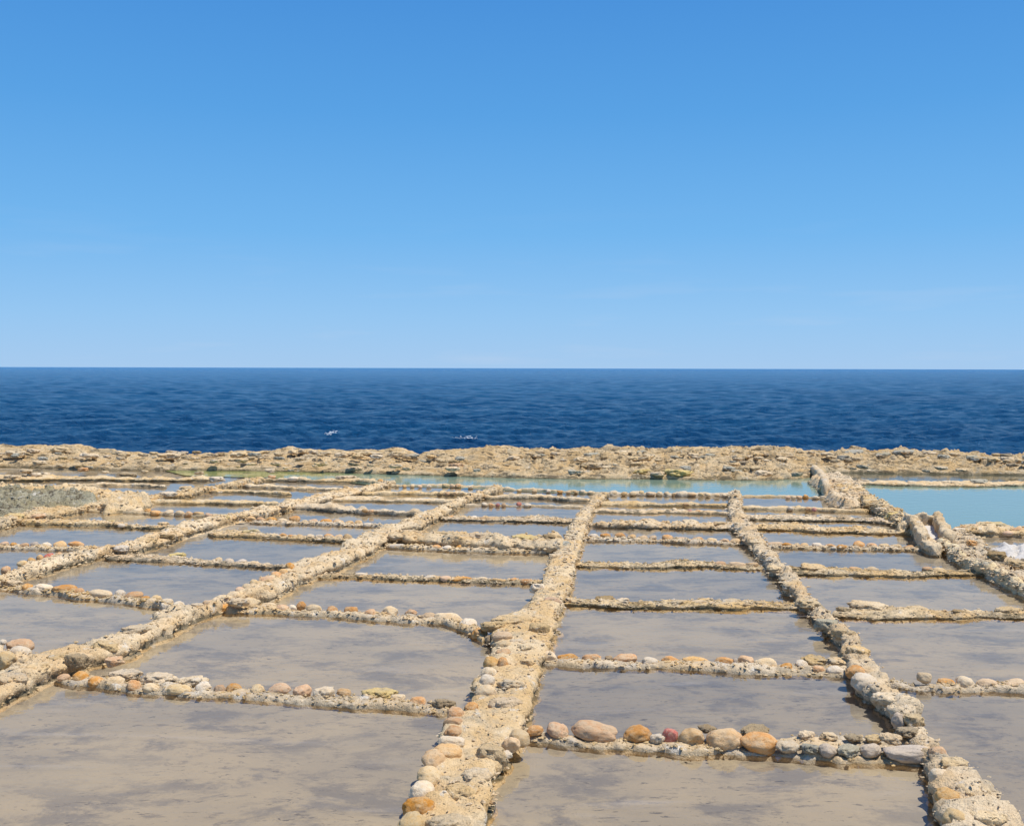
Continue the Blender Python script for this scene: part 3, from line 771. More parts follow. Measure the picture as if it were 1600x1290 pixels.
on('L2', [(785, 995, 30, 16, 't'), (789, 1009, 24, 16, 'c'), (786, 1022, 24, 18, 'p'), (770, 1038, 28, 22, 'y'), (786, 1040, 18, 24, 'o'),
          (764, 1052, 24, 18, 'w'), (761, 1065, 26, 20, 'w'), (760, 1082, 30, 22, 'c'), (737, 1104, 20, 14, 'o'), (712, 1115, 26, 18, 'o'), (708, 1130, 28, 18, 'p'), (709, 1144, 28, 18, 'o'), (706, 1159, 38, 18, 'w'),
          (698, 1178, 44, 28, 'y'), (677, 1190, 38, 32, 'y'), (672, 1215, 40, 30, 'c'), (660, 1238, 40, 28, 'w'), (653, 1262, 44, 30, 'o'), (645, 1288, 42, 30, 'c'),
          (812, 1153, 30, 22, 'c'), (799, 1164, 28, 24, 'y'), (786, 1180, 24, 16, 'w', 1), (768, 1180, 44, 40, 't', 1), (745, 1215, 44, 30, 'c', 1), (790, 1100, 44, 24, 'c', 1), (800, 1070, 40, 22, 'c', 1),
          (800, 972, 60, 26, 'c', 1), (772, 978, 40, 20, 't', 1), (842, 985, 32, 30, 't', 1), (810, 1005, 26, 18, 'w', 1), (826, 1012, 30, 18, 'c', 1), (826, 1035, 26, 16, 'c', 1),
          (840, 918, 22, 18, 'w', 1), (862, 940, 26, 18, 'p', 1), (870, 870, 24, 12, 'c', 1), (880, 850, 26, 11, 'g', 1), (905, 812, 20, 8, 'c', 1), (892, 838, 22, 9, 'c', 1), (720, 1240, 50, 34, 'c', 1), (700, 1290, 60, 36, 't', 1)], 0.085)
on('L3', [(1337, 1050, 30, 20, 'o'), (1351, 1067, 38, 25, 'w'), (1367, 1073, 22, 18, 'w', 1), (1403, 1125, 20, 24, 'g'), (1465, 1177, 24, 20, 'o'), (1290, 975, 34, 20, 'g', 1), (1318, 990, 32, 20, 't', 1), (1340, 1018, 34, 20, 'c', 1), (1262, 942, 34, 16, 'c', 1),
          (1238, 915, 30, 16, 'c', 1), (1400, 1095, 44, 26, 'c', 1), (1378, 1090, 26, 20, 'w', 1), (1425, 1125, 34, 26, 't', 1), (1418, 1143, 30, 18, 'b', 1), (1392, 1153, 30, 17, 'c', 1), (1212, 888, 24, 12, 'c', 1), (1200, 866, 20, 10, 't', 1),
          (1180, 848, 22, 10, 'c', 1), (1165, 835, 20, 9, 'c', 1), (1490, 1195, 40, 24, 'c', 1), (1520, 1240, 50, 30, 't', 1), (1545, 1280, 50, 30, 'c', 1), (1470, 1215, 30, 24, 'w'), (1480, 1245, 34, 24, 'y'), (1492, 1278, 34, 26, 'c')], 0.085)
on('L4', [(1330, 770, 34, 12, 'c', 1), (1362, 786, 30, 14, 'c', 1), (1396, 806, 28, 16, 'y', 1), (1378, 796, 22, 10, 'c', 1), (1345, 781, 20, 8, 'b', 1)])

# ------------------------------------------------------------------ rock masses
def inside(px, py, poly):
    n = len(poly); c = np.zeros(px.shape, bool); d = np.full(px.shape, 1e9)
    for i in range(n):
        x1, y1 = poly[i]; x2, y2 = poly[(i + 1) % n]
        cond = ((y1 > py) != (y2 > py)) & (px < (x2 - x1) * (py - y1) / (y2 - y1 + 1e-12) + x1)
        c ^= cond
        ex, ey = x2 - x1, y2 - y1
        t_ = np.clip(((px - x1) * ex + (py - y1) * ey) / (ex * ex + ey * ey + 1e-12), 0, 1)
        d = np.minimum(d, np.hypot(px - x1 - t_ * ex, py - y1 - t_ * ey))
    return np.where(c, d, -d)

def mound(name, pix, H, mat, rough=1.0, zt=None, edge=0.09, seed=0.0, **kw):
    zt = H if zt is None else zt
    poly = [tuple(P(x, y, zt)[:2]) for x, y in pix]
    a = np.array(poly)
    dist = a[:, 1].mean()
    st = max(0.006, 0.0021 * dist)
    xs = np.arange(a[:, 0].min() - 0.1, a[:, 0].max() + 0.1, st); ys = np.arange(a[:, 1].min() - 0.1, a[:, 1].max() + 0.1, st)
    X, Y = np.meshgrid(xs, ys, indexing='ij')
    x, y = X.ravel(), Y.ravel()
    f = np.stack([x, y, 0 * x + seed], 1)
    sd = inside(x + 0.04 * perlin(f * 3), y + 0.04 * perlin(f * 3 + 5), poly)
    z = H * sstep(-0.02, edge, sd) * (1 + 0.28 * fbm(f * 2.2, 3))
    z += rough * sstep(-0.02, edge, sd) * (0.020 * fbm(f * 8 + 3, 3, 0.6) + 0.012 * fbm(f * 26 + 8, 3, 0.6) - 0.035 * sstep(0.25, 0.55, perlin(f * 9 + 13)))
    z -= 0.08 * (1 - sstep(-0.06, 0.0, sd))
    keep = (sd > -0.07).reshape(X.shape)
    q = grid_quads(len(xs), len(ys))
    kf = keep.ravel()
    q = q[kf[q].all(1)]
    idx = -np.ones(len(x), int); used = np.unique(q); idx[used] = np.arange(len(used))
    f = np.stack([x, y, z], 1)[used]
    me = mesh_np(name, f, idx[q], mat)
    o = add_mesh(name, me, f, **kw)
    if kw.get('cat') == 'rock': crumbs(o, f, H, 1500, RM['c' if seed > 4 else 'g'], seed)
    return o

mound('rock_outcrop', [(-220, 785), (0, 768), (60, 767), (110, 769), (145, 775), (158, 784), (130, 793), (60, 797), (0, 804), (-220, 840)], 0.09, M['rough'], 3.0, zt=0.05, edge=0.05, seed=3.3,
      label='dark grey pitted rock outcrop at the left edge behind the leftmost ridge', cat='rock')
mound('rock_outcrop', [(-220, 764), (0, 759), (60, 759), (110, 760), (160, 765), (205, 769), (240, 775), (236, 783), (200, 790), (165, 793), (150, 780), (120, 770), (60, 768), (0, 769), (-220, 780)], 0.10, M['rock'], 2.0, zt=0.07, edge=0.07, seed=4.3,
      label='pale rock crest above and right of the dark pitted outcrop at the left edge', cat='rock')
mound('rock_outcrop', [(1262, 744), (1285, 739), (1310, 739), (1345, 749), (1362, 772), (1335, 782), (1296, 778), (1289, 765), (1279, 753)], 0.10, M['rock'], 1.4, edge=0.07, seed=5.1,
      label='pale rock bank closing the right end of the long turquoise pool', cat='rock')
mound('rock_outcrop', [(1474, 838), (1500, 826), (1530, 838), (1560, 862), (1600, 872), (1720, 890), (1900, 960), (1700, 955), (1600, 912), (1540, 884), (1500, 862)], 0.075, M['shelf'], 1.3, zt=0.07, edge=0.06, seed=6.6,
      label='flat pitted brown rock between the sandstone kerb and the white salt', cat='rock')
mound('salt_heap', [(1540, 846), (1600, 840), (1700, 850), (1750, 870), (1640, 880), (1590, 868), (1550, 862)], 0.075, M['salt'], 1.6, zt=0.08, edge=0.20, seed=8.1,
      label='white heap of salt on the rock at the right edge', cat='salt')
# the curved lining of the pool end
cl = [(1268, 742), (1276, 748), (1282, 757), (1286, 766), (1288, 776)]
cw = np.array([P(x, y, 0.0) for x, y in cl])
me, f = ridge_mesh('curved_lining', [(x - 0.03, y - 0.01, x + 0.09, y + 0.02) for x, y, _ in cw], 0.15, M['mortar'], 0.4, seed=9.0)
add_mesh('curved_lining', me, f, label='curved grey cement lining at the right end of the long turquoise pool', cat='wall')
for s in [(1556, 868, 28, 16, 'b', 'brown block of rock with a shaded left face beside the salt heap'), (1518, 848, 16, 12, 'o', 'small orange rock on the flat ground right of the sluice'),
          (1543, 856, 10, 9, 'c', 'small cream rock at the left edge of the salt heap'), (1590, 880, 30, 12, 't', 'long tan rock at the right edge below the salt heap')]:
    stone(*s[:5], parent=None, z=0.10, name='loose_rock', shape='rock', label=s[5], cat='rock', group='loose rocks beside the salt heap')

# ------------------------------------------------------------------ the stone sluice
sluice = empty('stone_sluice', Vector(P(1440, 830, 0)), label='small three-sided stone sluice with upright walls at the corner of the broad pool', cat='sluice')
def sl_part(name, path, w, H, seed):
    q = np.array([P(x, y, H)[:2] for x, y in path])
    d = np.gradient(q, axis=0); d /= np.linalg.norm(d, axis=1)[:, None]
    nrm = np.stack([d[:, 1], -d[:, 0]], 1)
    pairs = np.concatenate([q + nrm * w / 2, q - nrm * w / 2], 1)
    me, f = ridge_mesh(name, pairs, H, M['rock'], 0.75, step=0.012, seed=seed, boxy=True)
    me.transform(Matrix.Translation(-Vector(sluice.location)))
    return link(bpy.data.objects.new(name, me), sluice)
sl_part('side_wall', [(1421, 801), (1429, 810), (1438, 823), (1446, 834)], 0.09, 0.150, 1.1)
sl_part('side_wall', [(1466, 801), (1470, 811), (1476, 823), (1484, 836)], 0.09, 0.150, 2.1)
sl_part('cross_wall', [(1421, 804), (1444, 804), (1466, 804)], 0.09, 0.135, 3.1)
sl_part('buttress', [(1423, 808), (1411, 820)], 0.12, 0.09, 4.1)
sl_part('lower_step', [(1441, 836), (1452, 845), (1466, 853)], 0.13, 0.09, 5.1)
pf = [P(1428, 812, 0.03), P(1470, 812, 0.03), P(1484, 845, 0.03), P(1448, 845, 0.03)]
me = bpy.data.meshes.new('channel_floor'); me.from_pydata([tuple(q) for q in pf], [], [(3, 2, 1, 0)]); me.update()
if me.polygons[0].normal.z < 0: me.flip_normals()
me.transform(Matrix.Translation(-Vector(sluice.location))); me.materials.append(M['salt'])
link(bpy.data.objects.new('channel_floor', me), sluice)

# ------------------------------------------------------------------ dividers, far to near, column by column
D = {}
cF = 'cctopwy'
# centre column: between the broad middle ridge and the knobbly right ridge
D['C'] = [
 divider([(945, 768, 776), (1000, 768, 777), (1070, 769, 778), (1150, 771, 779)], 'row of small cobbles edging the turquoise pool, centre column', 'mortar', tw=0.12,
  stones=[(959, 770, 9, 6, 'c'), (975, 771, 11, 6, 't'), (989, 771, 11, 6, 'c'), (1002, 770, 9, 7, 'c'), (1017, 771, 14, 6, 't'), (1030, 771, 10, 7, 'c'), (1042, 771, 9, 7, 'c'), (1053, 772, 8, 5, 't'), (1065, 771, 11, 7, 'c'), (1081, 772, 15, 6, 'y'), (1095, 773, 8, 6, 'c'), (1106, 773, 10, 6, 'c'), (1120, 774, 9, 5, 't'), (1132, 774, 8, 5, 'w')]),
 divider([(935, 783, 790), (960, 780, 790), (1000, 782, 791), (1060, 785, 791), (1145, 785, 792)], 'thin rock divider, second behind the front of the centre column from the turquoise pool', tw=0.14,
  stones=[(1059, 787, 8, 5, 'c'), (1072, 788, 9, 5, 'p')]),
 divider([(920, 794, 800), (1000, 795, 803), (1035, 795, 802), (1145, 800, 804)], 'thin rock divider with tiny white and red stones in the centre column', tw=0.14,
  stones=[(1044, 798, 7, 6, 'c'), (1054, 797, 8, 7, 'w'), (1067, 798, 9, 6, 'w'), (1078, 799, 7, 6, 'r'), (1090, 799, 9, 6, 'o'), (1101, 800, 8, 6, 't')]),
 divider([(900, 813, 822), (960, 814, 824), (1020, 812, 826), (1060, 814, 827), (1120, 814, 828), (1155, 812, 828)], 'thick dark-fronted rock divider behind the orange stone row, centre column', tw=0.24, rough=1.4,
  stones=[(1078, 815, 22, 9, 'c', 1), (1125, 818, 20, 9, 't', 1)]),
 divider([(905, 838, 847), (1000, 840, 849), (1100, 844, 852), (1175, 846, 854)], 'evenly spaced row of orange cobbles across the centre column', 'mortar', tw=0.08, hmax=0.045,
  stones=[(928, 837, 14, 7, 'w'), (946, 837, 16, 8, 'o'), (969, 837, 17, 9, 'o'), (987, 839, 13, 9, 'y'), (1005, 840, 14, 8, 't'), (1020, 840, 12, 8, 't'), (1043, 841, 19, 11, 'o'), (1066, 843, 20, 8, 'o'), (1090, 843, 19, 9, 'o'), (1112, 844, 16, 8, 'c'), (1132, 846, 16, 9, 'o'), (1149, 846, 17, 10, 't')]),
 divider([(895, 878, 886), (930, 875, 886), (1000, 878, 888), (1060, 872, 888), (1110, 878, 888), (1150, 880, 889), (1195, 880, 890)], 'rough rock divider ending in three cobbles on the right, centre column', tw=0.18, rough=1.3,
  stones=[(1125, 881, 19, 8, 'p'), (1152, 882, 25, 9, 't'), (1176, 882, 18, 8, 't')]),
 divider([(868, 932, 948), (920, 936, 948), (980, 936, 950), (1040, 936, 951), (1100, 934, 952), (1150, 938, 953), (1265, 940, 953)], 'crumbly divider without cobbles, centre column, third from the bottom', tw=0.16, rough=1.5,
  stones=[(945, 937, 30, 14, 'b', 1), (972, 939, 22, 12, 'c', 1), (1142, 941, 28, 14, 't', 1), (1060, 942, 24, 12, 't', 1), (1090, 942, 22, 12, 'c', 1), (900, 940, 24, 12, 'c', 1), (1190, 943, 20, 10, 't', 1)]),
 divider([(840, 1026, 1038), (950, 1030, 1042), (1100, 1033, 1046), (1200, 1036, 1052), (1335, 1038, 1058)], 'row of orange and cream cobbles, second row from the bottom in the centre column', 'mortar', tw=0.10, hmax=0.04,
  stones=[(858, 1028, 22, 20, 'c'), (887, 1027, 29, 12, 'o'), (924, 1028, 28, 12, 'o'), (951, 1029, 12, 11, 'b'), (977, 1029, 35, 14, 'o'), (1016, 1034, 25, 13, 'w'), (1047, 1032, 25, 14, 'o'), (1088, 1033, 41, 14, 'y'), (1131, 1034, 27, 15, 'o'), (1149, 1034, 8, 11, 'g'), (1165, 1033, 23, 17, 'p'), (1195, 1038, 35, 18, 'c'), (1228, 1042, 19, 13, 'o'), (1252, 1038, 20, 13, 'w'), (1279, 1045, 18, 10, 'o'), (1306, 1048, 27, 14, 'w'),
          (1270, 1032, 40, 12, 't', 1), (1310, 1034, 34, 12, 'c', 1)]),
 divider([(805, 1146, 1157), (880, 1148, 1164), (1000, 1152, 1170), (1080, 1155, 1176), (1180, 1158, 1180), (1240, 1150, 1184), (1320, 1150, 1190), (1455, 1155, 1196)], 'front row of large cobbles with one red stone, bottom centre', 'mortar', tw=0.17, hmax=0.065,
  stones=[(836, 1141, 27, 14, 'o'), (871, 1142, 35, 21, 'p'), (930, 1143, 68, 28, 'p'), (996, 1147, 41, 24, 'o'), (1027, 1153, 20, 16, 'w', 1), (1047, 1149, 22, 21, 'r'), (1080, 1153, 41, 30, 'y'), (1131, 1156, 50, 32, 'y'), (1186, 1160, 54, 30, 'o'), (1231, 1166, 32, 18, 'w', 1), (1267, 1169, 26, 17, 'g', 1), (1293, 1172, 26, 18, 'g'), (1325, 1172, 32, 18, 'g', 1), (1360, 1172, 30, 18, 'g'), (1419, 1177, 66, 22, 'g'),
          (1261, 1148, 22, 14, 'c', 1), (1295, 1150, 24, 14, 'c', 1), (1333, 1152, 24, 12, 'b', 1), (1365, 1153, 24, 12, 't', 1), (1105, 1138, 26, 12, 'b', 1), (1180, 1142, 40, 10, 'b', 1)], sz=0.036),
]
# right column
D['D'] = [
 divider([(1150, 772, 779), (1240, 774, 780), (1330, 778, 784)], 'row of tiny pale stones edging the turquoise pool, right column', 'mortar', tw=0.12,
  stones=[(1231, 777, 8, 5, 'p'), (1240, 777, 8, 5, 'c'), (1249, 777, 8, 6, 'p'), (1259, 776, 8, 7, 'o'), (1274, 777, 10, 5, 'w'), (1286, 777, 10, 5, 'w')]),
 divider([(1155, 789, 796), (1220, 789, 797), (1280, 793, 799), (1360, 794, 801)], 'second divider from the pool in the right column, with a single dark lump', tw=0.12,
  stones=[(1235, 794, 9, 6, 'w'), (1247, 793, 9, 7, 'c'), (1262, 795, 9, 6, 'p'), (1272, 796, 8, 6, 'r'), (1321, 794, 16, 6, 'c', 1)]),
 divider([(1155, 804, 812), (1220, 804, 814), (1300, 805, 815), (1345, 807, 815), (1400, 812, 820)], 'third divider from the pool in the right column, two grey blocks at its end', tw=0.17, rough=1.3,
  stones=[(1362, 812, 10, 6, 'g'), (1378, 814, 11, 6, 'g'), (1398, 817, 12, 6, 'p')]),
 divider([(1165, 818, 828), (1220, 814, 829), (1280, 820, 832), (1360, 822, 834), (1435, 829, 837)], 'dark-fronted divider reaching the foot of the sluice', tw=0.24, rough=1.3),
 divider([(1190, 850, 858), (1300, 854, 861), (1470, 857, 864)], 'row of cobbles with one white stone just below the sluice', 'mortar', tw=0.08, hmax=0.045,
  stones=[(1210, 851, 25, 10, 't'), (1230, 852, 16, 9, 'o'), (1245, 852, 10, 8, 'c'), (1257, 852, 14, 8, 't'), (1277, 852, 18, 8, 'w'), (1297, 854, 18, 9, 'o'), (1315, 855, 18, 8, 'o'), (1342, 852, 18, 13, 'o'), (1362, 853, 15, 10, 'o'), (1381, 853, 16, 9, 'c'), (1400, 854, 17, 8, 'c'), (1420, 855, 15, 7, 'o'), (1439, 855, 16, 8, 'c'), (1459, 856, 20, 8, 'c')]),
 divider([(1215, 883, 898), (1250, 884, 899), (1350, 888, 900), (1440, 890, 901), (1520, 889, 899), (1575, 893, 903)], 'rough dark divider meeting the sandstone kerb at the right', tw=0.18, rough=1.3,
  stones=[(1335, 889, 18, 8, 'p'), (1363, 890, 20, 9, 'c'), (1449, 889, 18, 8, 'o'), (1467, 891, 19, 9, 'c'), (1270, 888, 40, 10, 'c', 1)]),
 divider([(1300, 950, 965), (1340, 944, 967), (1385, 944, 968), (1440, 950, 967), (1520, 954, 967), (1600, 950, 966), (1760, 948, 968)], 'lumpy brown divider without cobbles at the right edge', tw=0.20, rough=1.5,
  stones=[(1357, 948, 52, 14, 'c', 1), (1432, 952, 30, 14, 't', 1), (1575, 954, 34, 12, 't', 1), (1500, 957, 24, 10, 'b', 1), (1320, 953, 26, 12, 'b', 1)]),
 divider([(1375, 1062, 1072), (1450, 1066, 1078), (1600, 1068, 1082), (1800, 1072, 1090)], 'nearest cobble row at the right edge, tan and white stones', 'mortar', tw=0.12, hmax=0.05,
  stones=[(1478, 1066, 26, 12, 'o'), (1508, 1067, 27, 20, 'w'), (1544, 1069, 33, 15, 't'), (1585, 1070, 34, 17, 't'), (1625, 1072, 34, 18, 'c'), (1665, 1074, 34, 17, 'o')]),
]
# column between the two long left ridges and the middle ridge
D['B'] = [
 divider([(785, 761, 768), (850, 764, 770), (935, 768, 775)], 'short row of tiny stones edging the turquoise pool, left of the middle ridge', 'mortar', tw=0.12,
  stones=[(811, 766, 8, 5, 'c'), (835, 767, 8, 5, 't'), (857, 767, 8, 5, 'w'), (875, 768, 9, 5, 'o'), (888, 769, 9, 5, 't'), (899, 769, 8, 5, 'b'), (910, 768, 9, 6, 'w'), (922, 769, 8, 5, 'c')]),
 divider([(755, 772, 780), (800, 771, 779), (845, 771, 779), (880, 776, 783), (925, 777, 784)], 'thin rock divider just behind two tiny red stones, left of the middle ridge', tw=0.13),
 divider([(715, 787, 794), (760, 786, 793), (830, 788, 794), (915, 789, 796)], 'thin divider with tiny white and red stones left of the middle ridge', 'mortar', tw=0.10,
  stones=[(757, 788, 10, 6, 'w'), (767, 789, 7, 6, 'o'), (778, 789, 7, 6, 'r'), (787, 789, 7, 6, 'p'), (811, 788, 9, 7, 'r'), (824, 789, 12, 6, 'w')]),
 divider([(685, 806, 813), (740, 807, 814), (800, 806, 815), (850, 804, 817), (905, 810, 818)], 'humped rock divider with small white stones at its left end', tw=0.18,
  stones=[(706, 808, 10, 5, 'o'), (722, 808, 14, 6, 'c'), (740, 809, 10, 7, 'w'), (753, 810, 9, 5, 'p'), (767, 811, 15, 6, 't')]),
 divider([(625, 826, 853), (680, 830, 856), (740, 829, 858), (800, 835, 862), (850, 832, 864), (885, 838, 866)], 'tall thick rock bank joining the longest ridge to the middle ridge', tw=0.34, hmax=0.13, rough=0.9,
  stones=[(690, 836, 40, 12, 't', 1), (755, 838, 40, 12, 'c', 1), (820, 842, 40, 13, 'y', 1), (862, 842, 34, 18, 'b', 1), (640, 832, 30, 12, 'c', 1)]),
 divider([(600, 852, 858), (700, 856, 863), (800, 857, 866), (885, 860, 868)], 'low ledge of small stones at the foot of the thick rock bank', 'mortar', tw=0.10,
  stones=[(620, 853, 25, 7, 'w'), (682, 855, 14, 8, 'o'), (698, 856, 15, 8, 'w'), (719, 855, 13, 8, 'o'), (735, 856, 13, 8, 'o'), (850, 858, 18, 9, 'w', 1)]),
 divider([(485, 896, 902), (560, 895, 903), (650, 899, 907), (740, 903, 910), (860, 906, 914)], 'slim divider with flat orange stones toward its right end, left of the middle ridge', tw=0.15, rough=1.1,
  stones=[(565, 897, 20, 5, 'w'), (672, 902, 20, 7, 'w'), (696, 904, 17, 9, 'p'), (721, 905, 30, 9, 'o'), (752, 905, 20, 8, 'c'), (778, 907, 24, 7, 't'), (804, 906, 14, 7, 'o'), (822, 908, 18, 8, 'o')]),
 divider([(345, 948, 958), (420, 948, 958), (500, 953, 963), (600, 958, 969), (690, 963, 976), (760, 985, 1005)], 'row of round cobbles curving down into the middle ridge', 'mortar', tw=0.10, hmax=0.05,
  stones=[(355, 950, 25, 13, 'o'), (388, 944, 34, 20, 'c'), (420, 948, 26, 14, 'c'), (441, 951, 22, 12, 'p'), (457, 951, 12, 12, 'w'), (471, 947, 15, 14, 'o'), (490, 951, 28, 12, 'c'), (519, 954, 18, 13, 'o'), (549, 955, 20, 16, 'o'), (579, 959, 19, 15, 'o'), (609, 957, 24, 20, 'c'), (642, 960, 20, 16, 'o'), (669, 963, 21, 12, 't'), (701, 966, 42, 18, 'c'), (732, 976, 26, 18, 'w'), (749, 990, 23, 17, 'o'), (767, 999, 18, 16, 'b')]),
 divider([(85, 1060, 1066), (200, 1062, 1082), (300, 1072, 1089), (400, 1079, 1092), (500, 1085, 1102), (600, 1090, 1108), (700, 1100, 1117)], 'long foreground row of cobbles with a square white stone, bottom left', 'mortar', tw=0.13, hmax=0.06,
  stones=[(100, 1059, 19, 13, 'p'), (126, 1060, 23, 20, 'o'), (150, 1065, 24, 15, 'o'), (179, 1066, 27, 18, 'c'), (209, 1072, 23, 17, 'o'), (235, 1075, 25, 15, 'c'), (279, 1078, 42, 16, 'c'), (318, 1075, 24, 18, 'w'), (343, 1078, 16, 16, 'p'), (366, 1077, 22, 17, 'o'), (402, 1079, 22, 18, 'c'), (437, 1078, 33, 19, 'p'), (472, 1080, 28, 20, 'p'), (506, 1084, 32, 27, 'w', 1), (537, 1082, 24, 12, 'y'), (592, 1084, 50, 20, 'y', 1), (575, 1088, 20, 12, 'c', 1), (622, 1090, 22, 12, 'c'), (653, 1097, 25, 16, 'o'), (693, 1100, 34, 20, 'b', 1),
          (195, 1054, 44, 14, 'c', 1), (250, 1060, 50, 12, 'c', 1), (300, 1064, 44, 10, 'c', 1)]),
]
D['A'] = [
 divider([(590, 755, 762), (650, 756, 762), (700, 756, 763), (790, 760, 766)], 'row of tiny stones edging the green end of the pool', 'mortar', tw=0.12,
  stones=[(620, 759, 7, 5, 'c'), (632, 759, 7, 5, 't'), (644, 759, 7, 5, 'c'), (656, 760, 8, 5, 'p'), (670, 760, 8, 5, 'w'), (696, 758, 10, 6, 'c'), (707, 759, 9, 6, 't'), (716, 759, 9, 7, 'o'), (735, 761, 8, 5, 'w')]),
 divider([(560, 768, 774), (640, 766, 773), (700, 768, 774), (750, 768, 775)], 'thin stony divider second from the green pool, between the two left ridges', tw=0.11,
  stones=[(688, 770, 8, 5, 'c'), (699, 771, 8, 5, 'o'), (711, 771, 8, 5, 't'), (723, 771, 8, 5, 'c'), (735, 771, 8, 5, 'w')]),
 divider([(500, 776, 782), (560, 773, 783), (630, 777, 784), (720, 779, 786)], 'humped sandy divider third from the green pool, between the two left ridges', tw=0.18),
 divider([(430, 785, 796), (480, 783, 797), (515, 785, 800), (580, 796, 803), (680, 800, 807)], 'sandy divider leaving the left ridge as a thick stub, fourth from the green pool', tw=0.18,
  stones=[(570, 797, 9, 6, 'y'), (580, 798, 8, 5, 'o')]),
 divider([(390, 813, 820), (480, 816, 822), (600, 820, 826)], 'evenly spaced row of round orange cobbles between the two left ridges', 'mortar', tw=0.08, hmax=0.04,
  stones=[(392, 811, 14, 9, 'y'), (407, 812, 14, 8, 'o'), (424, 812, 16, 9, 'o'), (441, 813, 15, 7, 'c'), (460, 811, 17, 10, 'o'), (476, 815, 9, 6, 'c'), (489, 815, 14, 8, 'p'), (509, 816, 19, 11, 'o'), (529, 816, 17, 9, 'y'), (546, 817, 14, 8, 't'), (560, 817, 13, 9, 't'), (574, 820, 13, 7, 'w')]),
 divider([(325, 827, 838), (380, 827, 839), (430, 833, 842), (500, 838, 845), (570, 842, 850)], 'cobble row with one bright white stone between the two left ridges', 'rock', tw=0.14, hmax=0.06,
  stones=[(390, 831, 26, 10, 'y', 1), (442, 837, 14, 8, 'o'), (455, 838, 10, 6, 'o'), (469, 838, 12, 6, 't'), (485, 838, 15, 7, 'w'), (499, 838, 11, 7, 'w'), (514, 838, 15, 8, 'o'), (529, 839, 12, 8, 't'), (543, 840, 14, 12, 'b')]),
 divider([(165, 864, 875), (200, 863, 876), (262, 868, 878), (330, 874, 882), (400, 879, 886), (465, 883, 889)], 'sandy divider with pale stones at its right end, crossing to the longest ridge', tw=0.17,
  stones=[(341, 875, 12, 9, 'c'), (358, 877, 16, 9, 'g'), (377, 878, 16, 9, 'g'), (397, 880, 14, 7, 'c'), (415, 882, 14, 6, 'w'), (275, 868, 26, 8, 'y', 1)]),
 divider([(-200, 893, 905), (0, 905, 918), (60, 917, 928), (130, 923, 935), (200, 929, 942), (260, 942, 952), (315, 950, 958)], 'row of mixed cobbles with a dark orange one, left edge to the longest ridge', 'mortar', tw=0.12, hmax=0.06,
  stones=[(43, 918, 16, 12, 'o'), (67, 919, 34, 14, 'w'), (101, 921, 34, 15, 'o'), (124, 924, 15, 10, 'o'), (157, 928, 36, 13, 'c'), (188, 928, 16, 12, 'w'), (210, 931, 26, 13, 'p'), (227, 936, 13, 10, 'o'), (244, 936, 18, 11, 'c'), (261, 942, 22, 13, 'w'), (279, 945, 18, 11, 'w'), (18, 911, 30, 12, 'c', 1), (-14, 907, 24, 12, 'y')]),
]
D['Z'] = [
 divider([(325, 763, 770), (380, 764, 770), (455, 768, 774)], 'short thin divider nearest the shore between the two leftmost ridges', tw=0.11),
 divider([(225, 778, 786), (290, 779, 787), (350, 780, 788), (440, 784, 790)], 'sandy divider behind the far cobble row, between the two leftmost ridges', tw=0.17),
 divider([(130, 794, 801), (200, 798, 804), (260, 801, 807), (360, 806, 811)], 'row of small pink and orange cobbles between the two leftmost ridges', 'mortar', tw=0.09, hmax=0.045,
  stones=[(146, 792, 10, 7, 'p'), (159, 796, 12, 8, 'p'), (172, 796, 11, 9, 'o'), (187, 796, 10, 9, 'o'), (200, 797, 10, 9, 'c'), (216, 798, 14, 9, 'c'), (231, 799, 9, 9, 'o'), (243, 801, 16, 8, 'o'), (263, 801, 16, 9, 'c'), (280, 802, 15, 9, 'c'), (295, 803, 12, 9, 'p'), (310, 803, 16, 8, 't'), (326, 805, 13, 7, 'p')]),
 divider([(30, 811, 820), (100, 812, 821), (170, 814, 822), (230, 820, 826), (290, 822, 828)], 'low crumbly divider in front of the far cobble row at the left', tw=0.13,
  stones=[(172, 815, 16, 8, 'y', 1), (255, 819, 16, 10, 'c', 1), (190, 821, 12, 5, 'w')]),
 divider([(-200, 850, 858), (0, 852, 860), (60, 853, 861), (150, 855, 863)], 'cobble row at the left edge ending in two orange stones', 'mortar', tw=0.09, hmax=0.045,
  stones=[(-20, 851, 16, 9, 'o'), (7, 850, 14, 9, 'p'), (21, 851, 10, 8, 'o'), (38, 852, 16, 8, 'p'), (54, 851, 12, 9, 'g'), (72, 852, 17, 10, 'w'), (94, 852, 22, 13, 'y'), (119, 850, 23, 9, 'o')]),
]
